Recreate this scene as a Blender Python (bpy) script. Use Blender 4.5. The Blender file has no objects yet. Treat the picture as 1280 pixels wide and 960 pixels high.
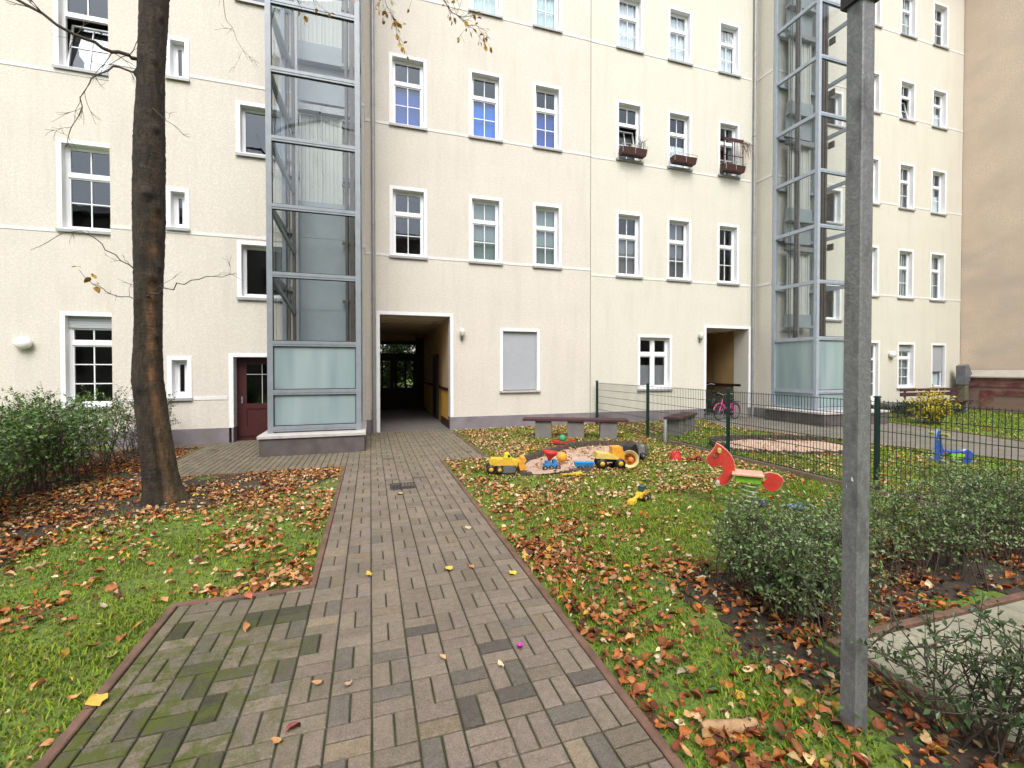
import bpy, math, random
import numpy as np
from mathutils import Vector, Matrix
R = math.radians
rnd = random.Random(7)
nr = np.random.default_rng(11)
C = bpy.context.scene.collection
SC = bpy.context.scene

# ------------------------------------------------------------------ materials
MATS = {}
def nodes_of(name):
    m = bpy.data.materials.new(name); m.use_nodes = True
    nt = m.node_tree; nt.nodes.clear()
    out = nt.nodes.new('ShaderNodeOutputMaterial')
    return m, nt, out
def N(nt, typ, **kw):
    n = nt.nodes.new(typ)
    for k, v in kw.items():
        if k in n.inputs: n.inputs[k].default_value = v
        else: setattr(n, k, v)
    return n
def mixc(nt, fac, a, b, mode='MIX'):
    n = nt.nodes.new('ShaderNodeMix'); n.data_type = 'RGBA'; n.blend_type = mode
    for sock, v in ((n.inputs[0], fac), (n.inputs[6], a), (n.inputs[7], b)):
        if hasattr(v, 'is_linked'): nt.links.new(v, sock)
        elif isinstance(v, (int, float)): sock.default_value = v
        else: sock.default_value = (*v, 1)
    return n.outputs[2]
def ramp(nt, src, p0, p1):
    n = nt.nodes.new('ShaderNodeMapRange'); n.clamp = True
    nt.links.new(src, n.inputs[0]); n.inputs[1].default_value = p0; n.inputs[2].default_value = p1
    return n.outputs[0]
def noise(nt, scale, detail=3, vec=None, stretch=None, rough=.55, coord='Object'):
    tc = N(nt, 'ShaderNodeTexCoord')
    v = tc.outputs[coord]
    if stretch:
        mp = N(nt, 'ShaderNodeMapping'); mp.inputs['Scale'].default_value = stretch
        nt.links.new(v, mp.inputs[0]); v = mp.outputs[0]
    n = N(nt, 'ShaderNodeTexNoise', Scale=scale, Detail=detail, Roughness=rough)
    nt.links.new(v, n.inputs['Vector'])
    return n.outputs['Fac']
def mat(name, col, rough=.7, var=.12, scale=8., bump=0., bscale=60., metal=0., stain=None, spec=.5, stretch=None, fine=0., mid=0.):
    if name in MATS: return MATS[name]
    m, nt, out = nodes_of(name)
    p = N(nt, 'ShaderNodeBsdfPrincipled', Roughness=rough, Metallic=metal)
    p.inputs['Specular IOR Level'].default_value = spec
    d = tuple(c * (1 - var) for c in col); l = tuple(min(1, c * (1 + var)) for c in col)
    f = ramp(nt, noise(nt, scale, 4, stretch=stretch), .3, .7)
    c = mixc(nt, f, d, l)
    if mid:
        f4 = ramp(nt, noise(nt, 6, 5, stretch=(1.6, 1.6, .07), rough=.7), .55, .78)
        c = mixc(nt, f4, c, tuple(x * .84 for x in col))
        f3 = ramp(nt, noise(nt, 11, 4, stretch=(1, 1, 1.6), rough=.65), .36, .66)
        c = mixc(nt, 1., c, mixc(nt, f3, (1 - mid,) * 3, (1 + mid * .4,) * 3), 'MULTIPLY')
    if fine:
        f2 = ramp(nt, noise(nt, bscale, 2), .35, .65)
        c = mixc(nt, f2, c, tuple(x * (1 - fine) for x in col))
    if stain:
        col2, sscale, sst, amt = stain
        g = ramp(nt, noise(nt, sscale, 4, stretch=sst), .52, .72)
        mm = N(nt, 'ShaderNodeMath', operation='MULTIPLY'); mm.inputs[1].default_value = amt
        nt.links.new(g, mm.inputs[0])
        c = mixc(nt, mm.outputs[0], c, col2)
    nt.links.new(c, p.inputs['Base Color'])
    if bump:
        b = N(nt, 'ShaderNodeBump', Strength=bump, Distance=.01)
        nt.links.new(noise(nt, bscale, 3), b.inputs['Height'])
        nt.links.new(b.outputs[0], p.inputs['Normal'])
    nt.links.new(p.outputs[0], out.inputs[0])
    MATS[name] = m
    return m
def mat_attr(name, rough=.6, transl=0., var=.1, scale=30, bump=0, spec=.3, speck=0):
    m, nt, out = nodes_of(name)
    a = N(nt, 'ShaderNodeAttribute'); a.attribute_name = 'Col'
    p = N(nt, 'ShaderNodeBsdfPrincipled', Roughness=rough)
    p.inputs['Specular IOR Level'].default_value = spec
    f = ramp(nt, noise(nt, scale, 3), .3, .7)
    c = mixc(nt, f, (1 - var * 1.5,) * 3, (1 + var,) * 3)
    c = mixc(nt, 1., a.outputs['Color'], c, 'MULTIPLY')
    if speck:
        c = mixc(nt, 1., c, mixc(nt, ramp(nt, noise(nt, speck, 2), .3, .7), (.72,) * 3, (1.22,) * 3), 'MULTIPLY')
        c = mixc(nt, 1., c, mixc(nt, ramp(nt, noise(nt, 2.2, 4), .35, .7), (.86, .87, .85), (1.06,) * 3), 'MULTIPLY')
        sx = N(nt, 'ShaderNodeSeparateXYZ'); tc = N(nt, 'ShaderNodeTexCoord'); nt.links.new(tc.outputs['Object'], sx.inputs[0])
        def mul(a, b):
            q = N(nt, 'ShaderNodeMath', operation='MULTIPLY'); nt.links.new(a, q.inputs[0]); nt.links.new(b, q.inputs[1]); return q.outputs[0]
        k = mul(mul(ramp(nt, sx.outputs[0], -.15, -.8), ramp(nt, sx.outputs[1], 3.75, 2.9)), ramp(nt, noise(nt, 7, 6, rough=.8), .46, .57))
        c = mixc(nt, k, c, (.066, .078, .015))
    nt.links.new(c, p.inputs['Base Color'])
    if bump:
        b = N(nt, 'ShaderNodeBump', Strength=bump, Distance=.004)
        nt.links.new(noise(nt, scale * 4, 3), b.inputs['Height'])
        nt.links.new(b.outputs[0], p.inputs['Normal'])
    if transl:
        t = N(nt, 'ShaderNodeBsdfTranslucent'); nt.links.new(c, t.inputs[0])
        mx = N(nt, 'ShaderNodeMixShader'); mx.inputs[0].default_value = transl
        nt.links.new(p.outputs[0], mx.inputs[1]); nt.links.new(t.outputs[0], mx.inputs[2])
        nt.links.new(mx.outputs[0], out.inputs[0])
    else:
        nt.links.new(p.outputs[0], out.inputs[0])
    MATS[name] = m
    return m
def glass(name, tint, ior, rough=.0, wav=0.):
    m, nt, out = nodes_of(name)
    t = N(nt, 'ShaderNodeBsdfTransparent'); t.inputs[0].default_value = (*tint, 1)
    g = N(nt, 'ShaderNodeBsdfGlossy', Roughness=rough); g.inputs[0].default_value = (.80, .89, 1, 1)
    lw = N(nt, 'ShaderNodeLayerWeight', Blend=.5)          # facing term is the same from both sides
    pw = N(nt, 'ShaderNodeMath', operation='POWER'); pw.inputs[1].default_value = 4.; nt.links.new(lw.outputs['Facing'], pw.inputs[0])
    f = N(nt, 'ShaderNodeMapRange'); nt.links.new(pw.outputs[0], f.inputs[0]); f.inputs[3].default_value = ior; f.inputs[4].default_value = 1.
    if wav:
        b = N(nt, 'ShaderNodeBump', Strength=wav, Distance=.02)
        nt.links.new(noise(nt, 1.6, 2), b.inputs['Height'])
        nt.links.new(b.outputs[0], g.inputs['Normal'])
    mx = N(nt, 'ShaderNodeMixShader')
    nt.links.new(f.outputs[0], mx.inputs[0]); nt.links.new(t.outputs[0], mx.inputs[1]); nt.links.new(g.outputs[0], mx.inputs[2])
    nt.links.new(mx.outputs[0], out.inputs[0])
    MATS[name] = m
    return m

# ------------------------------------------------------------------ mesh builder
class MB:
    def __init__(s): s.v = []; s.f = []; s.sm = []
    def add(s, vs, fs, smooth=False, M=None):
        o = len(s.v)
        s.v += [tuple(M @ Vector(p)) for p in vs] if M is not None else [tuple(p) for p in vs]
        for f in fs: s.f.append([i + o for i in f]); s.sm.append(smooth)
        return s
    def box(s, x0, x1, y0, y1, z0, z1, M=None, ch=0.):
        if ch:
            c = ch
            vs = []
            for z, i in ((z0, 0), (z1 - c, 0), (z1, c)):
                vs += [(x0 + i, y0 + i, z), (x1 - i, y0 + i, z), (x1 - i, y1 - i, z), (x0 + i, y1 - i, z)]
            fs = [(3, 2, 1, 0), (8, 9, 10, 11)]
            for k in (0, 4):
                for i in range(4): fs.append((k + i, k + (i + 1) % 4, k + 4 + (i + 1) % 4, k + 4 + i))
            return s.add(vs, fs, False, M)
        vs = [(x0, y0, z0), (x1, y0, z0), (x1, y1, z0), (x0, y1, z0), (x0, y0, z1), (x1, y0, z1), (x1, y1, z1), (x0, y1, z1)]
        return s.add(vs, [(3, 2, 1, 0), (4, 5, 6, 7), (0, 1, 5, 4), (1, 2, 6, 5), (2, 3, 7, 6), (3, 0, 4, 7)], False, M)
    def tube(s, pts, r, n=8, cap=True, M=None, smooth=True):
        pts = [Vector(p) for p in pts]; k = len(pts)
        rs = r if isinstance(r, (list, tuple)) else [r] * k
        vs = []; u = None
        for i, p in enumerate(pts):
            d = (pts[min(i + 1, k - 1)] - pts[max(i - 1, 0)])
            if d.length < 1e-9: d = Vector((0, 0, 1))
            d.normalize()
            if u is None: u = d.orthogonal().normalized()
            else:
                u = u - d * u.dot(d)
                u = u.normalized() if u.length > 1e-6 else d.orthogonal().normalized()
            w = d.cross(u)
            for j in range(n):
                a = 2 * math.pi * j / n
                vs.append(p + (u * math.cos(a) + w * math.sin(a)) * rs[i])
        fs = []
        for i in range(k - 1):
            for j in range(n):
                fs.append((i * n + j, i * n + (j + 1) % n, (i + 1) * n + (j + 1) % n, (i + 1) * n + j))
        s.add(vs, fs, smooth, M)
        if cap:
            s.add(vs[:n], [tuple(range(n))[::-1]], False, M); s.add(vs[-n:], [tuple(range(n))], False, M)
        return s
    def bar(s, a, b, w, h, M=None):
        a = Vector(a); b = Vector(b); d = (b - a); L = d.length; d.normalize()
        up = Vector((0, 0, 1)) if abs(d.z) < .95 else Vector((0, 1, 0))
        x = d.cross(up).normalized(); z = x.cross(d)
        vs = []
        for p in (a, b):
            for i, j in ((-1, -1), (1, -1), (1, 1), (-1, 1)): vs.append(p + x * (w / 2 * i) + z * (h / 2 * j))
        return s.add(vs, [(3, 2, 1, 0), (4, 5, 6, 7), (0, 1, 5, 4), (1, 2, 6, 5), (2, 3, 7, 6), (3, 0, 4, 7)], False, M)
    def lathe(s, prof, n=16, M=None, smooth=True):
        vs = []; fs = []; k = len(prof)
        for r, z in prof:
            for j in range(n):
                a = 2 * math.pi * j / n; vs.append((max(r, 1e-4) * math.cos(a), max(r, 1e-4) * math.sin(a), z))
        for i in range(k - 1):
            for j in range(n): fs.append((i * n + j, i * n + (j + 1) % n, (i + 1) * n + (j + 1) % n, (i + 1) * n + j))
        return s.add(vs, fs, smooth, M)
    def prism(s, poly, t0, t1, M=None):   # poly in x,z ; extruded in y
        n = len(poly)
        a = sum(poly[i][0] * poly[(i + 1) % n][1] - poly[(i + 1) % n][0] * poly[i][1] for i in range(n))
        if a < 0: poly = poly[::-1]
        vs = [(x, t0, z) for x, z in poly] + [(x, t1, z) for x, z in poly]
        fs = [tuple(range(n)), tuple(range(2 * n - 1, n - 1, -1))]
        for i in range(n): fs.append((i, i + n, (i + 1) % n + n, (i + 1) % n))
        return s.add(vs, fs, False, M)
    def ball(s, c, r, n=12, m=8, M=None, sc=(1, 1, 1)):
        vs = []; fs = []
        for i in range(m + 1):
            t = math.pi * i / m
            for j in range(n):
                a = 2 * math.pi * j / n
                vs.append((c[0] + r * sc[0] * math.sin(t) * math.cos(a), c[1] + r * sc[1] * math.sin(t) * math.sin(a), c[2] + r * sc[2] * math.cos(t)))
        for i in range(m):
            for j in range(n): fs.append((i * n + j, (i + 1) * n + j, (i + 1) * n + (j + 1) % n, i * n + (j + 1) % n))
        return s.add(vs, fs, True, M)
    def torus(s, c, R_, r, n=20, m=8, M=None):   # axis y
        vs = []; fs = []
        for i in range(n):
            a = 2 * math.pi * i / n
            for j in range(m):
                b = 2 * math.pi * j / m
                q = R_ + r * math.cos(b)
                vs.append((c[0] + q * math.cos(a), c[1] + r * math.sin(b), c[2] + q * math.sin(a)))
        for i in range(n):
            for j in range(m):
                fs.append((i * m + j, i * m + (j + 1) % m, ((i + 1) % n) * m + (j + 1) % m, ((i + 1) % n) * m + j))
        return s.add(vs, fs, True, M)
    def mesh(s, name, m):
        me = bpy.data.meshes.new(name); me.from_pydata(s.v, [], s.f)
        me.polygons.foreach_set('use_smooth', s.sm); me.materials.append(m); me.update()
        return me
    def build(s, name, m, parent=None, loc=None):
        return link(name, s.mesh(name, m), parent, loc)
def link(name, me, parent=None, loc=None, rot=None):
    o = bpy.data.objects.new(name, me); C.objects.link(o)
    if parent: o.parent = parent
    if loc: o.location = loc
    if rot: o.rotation_euler = rot
    return o
def tag(o, label=None, cat=None, group=None, kind=None):
    if label: o['label'] = label
    if cat: o['category'] = cat
    if group: o['group'] = group
    if kind: o['kind'] = kind
    return o
def thing(name, label, cat, loc=(0, 0, 0), rz=0, group=None):
    o = bpy.data.objects.new(name, None); o.empty_display_size = .1; C.objects.link(o)
    o.location = loc; o.rotation_euler = (0, 0, rz)
    return tag(o, label, cat, group)
def np_mesh(name, V, F, m, col=None, parent=None, smooth=False):
    me = bpy.data.meshes.new(name)
    V = np.asarray(V, np.float32).reshape(-1, 3); F = np.asarray(F, np.int32); k = F.shape[1]
    me.vertices.add(len(V)); me.vertices.foreach_set('co', V.ravel())
    me.loops.add(F.size); me.loops.foreach_set('vertex_index', F.ravel())
    me.polygons.add(len(F)); me.polygons.foreach_set('loop_start', np.arange(0, F.size, k, dtype=np.int32))
    me.polygons.foreach_set('loop_total', np.full(len(F), k, np.int32))
    me.polygons.foreach_set('use_smooth', np.full(len(F), smooth))
    if col is not None:
        a = me.color_attributes.new('Col', 'FLOAT_COLOR', 'POINT')
        c4 = np.ones((len(V), 4), np.float32); c4[:, :3] = col
        a.data.foreach_set('color', c4.ravel())
    me.materials.append(m); me.update(calc_edges=True); me.validate()
    return link(name, me, parent)
def rot_mats(yaw, tx, ty):
    cz, sz = np.cos(yaw), np.sin(yaw); cx, sx = np.cos(tx), np.sin(tx); cy, sy = np.cos(ty), np.sin(ty)
    o = np.zeros_like(yaw); i = np.ones_like(yaw)
    Rz = np.stack([cz, -sz, o, sz, cz, o, o, o, i], -1).reshape(-1, 3, 3)
    Rx = np.stack([i, o, o, o, cx, -sx, o, sx, cx], -1).reshape(-1, 3, 3)
    Ry = np.stack([cy, o, sy, o, i, o, -sy, o, cy], -1).reshape(-1, 3, 3)
    return Rz @ Rx @ Ry
def scatter(templates, faces, pos, RM, sc, cols):
    """instances of leaf templates -> V, F, colours"""
    Vs = []; Fs = []; Cs = []; base = 0
    which = nr.integers(0, len(templates), len(pos))
    for t, T in enumerate(templates):
        idx = np.where(which == t)[0]
        if not len(idx): continue
        V = np.einsum('nij,kj->nki', RM[idx], T) * sc[idx][:, None, None] + pos[idx][:, None, :]
        F = faces[None] + (np.arange(len(idx)) * len(T))[:, None, None] + base
        Vs.append(V.reshape(-1, 3)); Fs.append(F.reshape(-1, faces.shape[1])); Cs.append(np.repeat(cols[idx], len(T), 0))
        base += len(idx) * len(T)
    return np.concatenate(Vs), np.concatenate(Fs), np.concatenate(Cs)
def leaf_tpl(fold, curl, wob=0., w=.34):
    # ovate leaf, length 1 along y, unit; 4 stations x 3 (quads)
    st = [(0, .04), (.22, .85), (.5, 1.), (.78, .62), (1., .05)]
    V = []
    for y, ww in st:
        h = curl * (y - .35) ** 2 * 1.6
        for sx in (-1, 0, 1):
            V.append((sx * w * ww, y - .5, h + abs(sx) * fold * ww * .34 + wob * sx * (y - .5)))
    return np.array(V)
LEAF_F = np.array([[i * 3 + j, i * 3 + j + 1, (i + 1) * 3 + j + 1, (i + 1) * 3 + j] for i in range(4) for j in range(2)])
SM_T = [np.array([(0, -.5, 0), (.27, -.1, .09), (0, .5, .0), (-.27, -.1, .09), (0, 0, -.02)]), np.array([(0, -.5, 0), (.22, .05, .05), (0, .5, -.1), (-.22, .05, .05), (0, 0, 0.)])]
SM_F = np.array([[0, 1, 4], [1, 2, 4], [2, 3, 4], [3, 0, 4]])

# ------------------------------------------------------------------ material set
M_cream = mat('cream_plaster', (.69, .638, .568), .9, .05, 1.3, .65, 34, stain=((.49, .45, .395), 1.3, (2.2, 2.2, .28), .34), fine=.18, mid=.10)
M_cream2 = mat('pale_yellow_plaster', (.68, .652, .565), .9, .045, 1.2, .6, 34, stain=((.51, .48, .40), 1.2, (2.2, 2.2, .28), .32), fine=.16, mid=.09)
M_white = mat('white_render', (.78, .78, .79), .75, .04, 3, .15, 60)
M_band = mat('off_white_band', (.70, .685, .66), .85, .06, 6, .3, 50)
M_frame = mat('white_window_frame', (.80, .81, .83), .35, .02, 4)
M_plinth = mat('mauve_grey_plinth', (.215, .185, .205), .85, .14, 2.5, .3, 40, stain=((.13, .12, .11), 2, (1, 1, 1), .6))
M_sill = mat('zinc_sill', (.34, .34, .35), .5, .08, 5, metal=.2)
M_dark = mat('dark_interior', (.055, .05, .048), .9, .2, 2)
M_pipe = mat('zinc_downpipe', (.30, .30, .31), .5, .12, 6, metal=.4)
M_galv = mat('galvanised_steel', (.27, .275, .285), .5, .16, 26, .15, 70, metal=.35, stain=((.18, .185, .19), 14, (1, 1, .5), .5))
M_post = mat('weathered_galvanised_post', (.23, .235, .24), .55, .22, 30, .25, 90, metal=.3, stain=((.06, .062, .066), 16, (1, 1, .35), .7), fine=.25)
M_lift = mat('grey_lift_steel', (.25, .278, .305), .5, .1, 6, .08, 60, metal=.2, stain=((.14, .155, .165), 3, (1, 1, .4), .3))
M_glass = glass('window_glass', (.80, .84, .86), .085, 0, .09)
M_lglass = glass('lift_glass', (.92, .945, .95), .05, 0, .03)
M_conc = mat('concrete', (.16, .152, .14), .9, .16, 5, .4, 50, stain=((.18, .17, .15), 4, (1, 1, 1), .5))
M_conc_l = mat('pale_concrete', (.47, .44, .42), .85, .1, 5, .2, 50, stain=((.28, .26, .24), 6, (1, 1, 1), .5))
M_basewall = mat('dark_base_plaster', (.105, .088, .086), .9, .2, 4, .3, 50, stain=((.06, .052, .048), 3, (1, 1, .6), .5))
M_red_wood = mat('dark_red_wood', (.060, .013, .013), .45, .2, 5, .2, 60, stretch=(1, 1, 6))
M_bench = mat('red_brown_plank', (.058, .022, .023), .9, .25, 6, .3, 50, stretch=(.5, 5, 5))
M_dkwood = mat('black_brown_wood', (.012, .010, .009), .5, .3, 6)
M_green_post = mat('dark_green_powder_coat', (.008, .035, .032), .35, .1, 8)
M_wire = mat('dark_green_wire', (.016, .040, .034), .4, .1, 8)
M_kerb = mat('reddish_kerb_concrete', (.135, .074, .050), .9, .3, 8, .5, 80, stain=((.07, .055, .036), 5, (1, 1, 1), .5))
M_ochre = mat('ochre_passage_paint', (.70, .42, .07), .8, .08, 2)
M_tan = mat('tan_passage_paint', (.62, .47, .28), .8, .08, 2)
M_maroon = mat('dark_dado', (.05, .014, .012), .6, .1, 4)
M_pceil = mat('passage_ceiling', (.62, .52, .42), .85, .06, 2)
M_pfloor = mat('dark_passage_floor', (.12, .11, .105), .8, .2, 3, .2, 40)
M_black = mat('black_plastic', (.012, .012, .013), .45, .15, 10)
M_shut = mat('grey_roller_slats', (.38, .40, .43), .5, .04, 5)
M_curt = mat('white_curtain', (.84, .88, .90), .9, .05, 4)
M_curt_c = mat('sky_reflection_curtain', (.66, .80, .80), .9, .05, 4)  # cyan-white of the reflected sky put into the curtain's colour
M_blue = mat('blue_blind', (.004, .20, .82), .6, .1, 3)
M_dblue = mat('dusk_blue_blind', (.012, .085, .46), .6, .1, 3)
M_ven = mat('pale_green_venetian', (.40, .49, .47), .6, .06, 3)
M_gblind = mat('grey_blind', (.25, .245, .25), .8, .05, 3)
M_fire = mat('tan_firewall_plaster', (.68, .55, .445), .95, .14, .9, .8, 24, stain=((.48, .42, .375), .7, (1, .6, 1.2), .65), fine=.12)
M_coping = mat('zinc_grey_coping', (.42, .38, .33), .8, .1, 3, .2, 30)
M_frost = None
def frosted():
    m, nt, out = nodes_of('frosted_glass')
    p = N(nt, 'ShaderNodeBsdfPrincipled', Roughness=.22)
    f = ramp(nt, noise(nt, 1.5, 2, stretch=(2.2, 2.2, .25)), .3, .7)
    c = mixc(nt, f, (.27, .37, .39), (.42, .52, .53))
    nt.links.new(c, p.inputs['Base Color'])
    t = N(nt, 'ShaderNodeBsdfTranslucent'); t.inputs[0].default_value = (.5, .62, .62, 1)
    mx = N(nt, 'ShaderNodeMixShader'); mx.inputs[0].default_value = .3
    nt.links.new(p.outputs[0], mx.inputs[1]); nt.links.new(t.outputs[0], mx.inputs[2])
    nt.links.new(mx.outputs[0], out.inputs[0]); return m
M_frost = frosted()
M_lpanel = mat('blue_grey_lift_panel', (.26, .295, .315), .5, .08, 2, stain=((.37, .42, .44), 1.5, (1, 1, .4), .4))
M_ldoor = mat('pale_ribbed_lift_door', (.47, .485, .45), .5, .05, 3)
M_rail = mat('brown_guide_rail', (.085, .07, .06), .5, .2, 8)
M_leaf = mat_attr('green_leaf', .42, .22, .15, 20, spec=.4)
M_litter = mat_attr('autumn_leaf', .7, .12, .22, 45)
M_grass = mat_attr('grass_blade', .6, .3, .12, 3)
M_brick = mat_attr('paver', .85, 0, .10, 26, .6, speck=120)
M_twig = mat('twig_bark', (.075, .055, .042), .9, .3, 20)
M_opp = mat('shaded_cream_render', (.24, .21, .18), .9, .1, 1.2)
M_roof = mat('dark_roof_tile', (.05, .035, .03), .8, .2, 4)
def toy(name, col): return mat(name, tuple(c * .86 + .012 for c in col), .55, .16, 14, .1, 60, spec=.4, stain=((.20, .15, .09), 16, (1, 1, 1), .35))
T_yel = toy('yellow_plastic', (.72, .45, .02)); T_org = toy('orange_yellow_plastic', (.75, .34, .02)); T_red = toy('red_plastic', (.55, .012, .012))
T_blu = toy('blue_plastic', (.03, .24, .55)); T_grn = toy('green_plastic', (.03, .32, .12)); T_wht = toy('pale_plastic', (.45, .44, .36)); T_pnk = toy('pink_paint', (.62, .06, .26))
T_lime = toy('lime_green_paint', (.22, .55, .02)); T_hred = toy('rider_red', (.56, .028, .012)); T_hedge = toy('rider_pale_edge', (.70, .36, .26)); T_dblu = toy('rider_blue', (.012, .07, .38)); T_grey = toy('grey_plastic', (.2, .2, .2))
T_navy = toy('navy_plastic', (.02, .03, .12)); T_spring = toy('pale_green_spring', (.30, .38, .20)); T_lb = toy('pale_blue_edge', (.45, .6, .8))

# ------------------------------------------------------------------ ground
def sheet(x0, x1, y0, y1, z, sub=1):
    mb = MB()
    mb.add([(x0, y0, z), (x1, y0, z), (x1, y1, z), (x0, y1, z)], [(0, 1, 2, 3)]); return mb
def ground_mat():
    m, nt, out = nodes_of('lawn_soil')
    p = N(nt, 'ShaderNodeBsdfPrincipled', Roughness=.95)
    a = ramp(nt, noise(nt, 1.4, 5), .38, .62)
    c = mixc(nt, a, (.105, .175, .018), (.075, .060, .026))
    b = ramp(nt, noise(nt, 14, 4), .35, .65)
    c = mixc(nt, b, c, (.13, .20, .024))
    nt.links.new(c, p.inputs['Base Color'])
    bp = N(nt, 'ShaderNodeBump', Strength=.8, Distance=.03)
    nt.links.new(noise(nt, 35, 5), bp.inputs['Height']); nt.links.new(bp.outputs[0], p.inputs['Normal'])
    nt.links.new(p.outputs[0], out.inputs[0]); return m
tag(sheet(-150, 170, -150, 170, -.02).build('ground', ground_mat()), kind='structure')
M_joint = mat('mossy_joint_sand', (.042, .044, .018), .95, .5, 4, .5, 60, stain=((.018, .016, .013), 1.2, (1, 1, 1), .8))

AREAS = [('basket', -.40, 1.19, -2.2, 8.03), ('basket', -1.28, -.40, -2.2, 3.64), ('run', -3.3, -.40, 8.03, 11.33), ('basket', -.40, 2.03, 8.03, 11.98), ('run', -5.0, -3.3, 10.9, 11.33), ('run', -2.9, -1.75, 11.33, 11.62)]
def rect_of(col, row, ax, ay): pass
def pavers():
    Vs = []; Fs = []; Cs = []; nv = 0
    def brick(x0, x1, y0, y1, A):
        nonlocal nv
        x0 = max(x0, A[1]); x1 = min(x1, A[2]); y0 = max(y0, A[3]); y1 = min(y1, A[4])
        if x1 - x0 < .022 or y1 - y0 < .022: return
        if -2.0 < (x0 + x1) / 2 < -.1 and (y0 + y1) / 2 > 9.32: return
        g = .0048; c = .005; dz = rnd.gauss(0, .0012); tx = rnd.gauss(0, .004); ty = rnd.gauss(0, .004)
        cx, cy = (x0 + x1) / 2, (y0 + y1) / 2
        vs = []
        for z, i in ((-.02, 0), (-c, 0), (0, c)):
            for x, y in ((x0 + g + i, y0 + g + i), (x1 - g - i, y0 + g + i), (x1 - g - i, y1 - g - i), (x0 + g + i, y1 - g - i)):
                vs.append((x + rnd.gauss(0, .0006), y + rnd.gauss(0, .0006), z + dz + (x - cx) * tx + (y - cy) * ty))
        fs = [(8, 9, 10, 11)]
        for k in (0, 4):
            for i in range(4): fs.append((k + i, k + (i + 1) % 4, k + 4 + (i + 1) % 4, k + 4 + i))
        # colour
        t = rnd.random()
        base = np.array((.184, .148, .114)) * rnd.uniform(.86, 1.13)
        if rnd.random() < .3: base = np.array((.186, .148, .122)) * rnd.uniform(.9, 1.1)
        if t < .05: base = np.array((.205, .162, .112)) * rnd.uniform(.85, 1.1)
        dk = (.05 if cy < 5 else .02) + .25 * max(0, 1 - abs(cy - 2.4) / 1.2) * (1 if cx > .0 or cx < -.5 else .5)
        if rnd.random() < dk * .8: base = np.array((.105, .090, .076)) * rnd.uniform(.85, 1.4)
        if cx < -.35 and cy < 3.8:
            mo = max(0, min(1, (-.2 - cx) / 1.0)) * (.4 + .6 * rnd.random())
            base = base * (1 - .5 * mo) + np.array((.085, .085, .040)) * .5 * mo
            if rnd.random() < .16: base = np.array((.058, .055, .036)) * rnd.uniform(.8, 1.4)
        if cy > 8: base = base * .95 + np.array((.0, .006, -.006))
        Vs.extend(vs); Fs.extend([[q + nv for q in f] for f in fs]); Cs.extend([base] * 12); nv += 12
    for A in AREAS:
        k, ax0, ax1, ay0, ay1 = A
        if k == 'basket':
            o = 0.
            i0 = math.floor((ax0 - o) / .2) - 1; j0 = math.floor(ay0 / .2) - 1
            for i in range(i0, math.ceil((ax1 - o) / .2) + 1):
                for j in range(j0, math.ceil(ay1 / .2) + 1):
                    x = o + i * .2; y = j * .2
                    if (i + j) % 2: brick(x, x + .2, y, y + .1, A); brick(x, x + .2, y + .1, y + .2, A)
                    else: brick(x, x + .1, y, y + .2, A); brick(x + .1, x + .2, y, y + .2, A)
        else:
            for i in range(math.floor(ax0 / .1) - 1, math.ceil(ax1 / .1) + 1):
                for j in range(math.floor(ay0 / .2) - 2, math.ceil(ay1 / .2) + 1):
                    y = j * .2 + (.1 if i % 2 else 0); brick(i * .1, i * .1 + .1, y, y + .2, A)
    o = np_mesh('paved_path', Vs, Fs, M_brick, np.array(Cs)); tag(o, kind='structure')
pavers()
jb = MB()
for A in AREAS: jb.add([(A[1], A[3], -.012), (A[2], A[3], -.012), (A[2], A[4], -.012), (A[1], A[4], -.012)], [(0, 1, 2, 3)])
tag(jb.build('path_joints', M_joint), kind='structure')
# kerb edging
kb = MB()
def kerb(x0, x1, y0, y1, h=.004):
    lx, ly = x1 - x0, y1 - y0; L = max(lx, ly); n = max(1, round(L / 1.0))
    for i in range(n):
        a, b = i / n, (i + 1) / n; g = .003 / L
        dz = rnd.gauss(0, .003)
        if lx > ly: kb.box(x0 + lx * (a + g), x0 + lx * (b - g), y0, y1, -.06, h + dz, ch=.006)
        else: kb.box(x0, x1, y0 + ly * (a + g), y0 + ly * (b - g), -.06, h + dz, ch=.006)
kerb(1.192, 1.242, -2.2, 7.99); kerb(1.192, 2.08, 7.99, 8.04); kerb(2.032, 2.082, 8.04, 11.4)
kerb(-.452, -.402, 3.70, 7.98); kerb(-1.332, -.402, 3.642, 3.698); kerb(-1.335, -1.283, -2.2, 3.64); kerb(-3.3, -.402, 7.98, 8.03); kerb(-3.352, -3.302, 8.0, 10.9)
tag(kb.build('path_kerb', M_kerb), kind='structure')
# passage floors, right-hand yard path, slab path
tag(sheet(.16, 2.06, 11.98, 19.6, -.004).build('passage_floor', M_pfloor), kind='structure')
tag(sheet(10.4, 12.16, 11.98, 19.6, -.004).build('passage_paving', M_pfloor), kind='structure')
def greypave():
    m, nt, out = nodes_of('grey_block_paving')
    p = N(nt, 'ShaderNodeBsdfPrincipled', Roughness=.9)
    tc = N(nt, 'ShaderNodeTexCoord')
    b = N(nt, 'ShaderNodeTexBrick', Scale=5.); b.inputs['Color1'].default_value = (.19, .165, .15, 1); b.inputs['Color2'].default_value = (.235, .20, .18, 1)
    b.inputs['Mortar'].default_value = (.06, .06, .04, 1); b.inputs['Mortar Size'].default_value = .025
    nt.links.new(tc.outputs['Object'], b.inputs[0])
    c = mixc(nt, ramp(nt, noise(nt, 2, 4), .4, .75), b.outputs[0], (.10, .10, .06))
    nt.links.new(c, p.inputs['Base Color']); nt.links.new(p.outputs[0], out.inputs[0]); return m
gp = MB()
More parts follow.
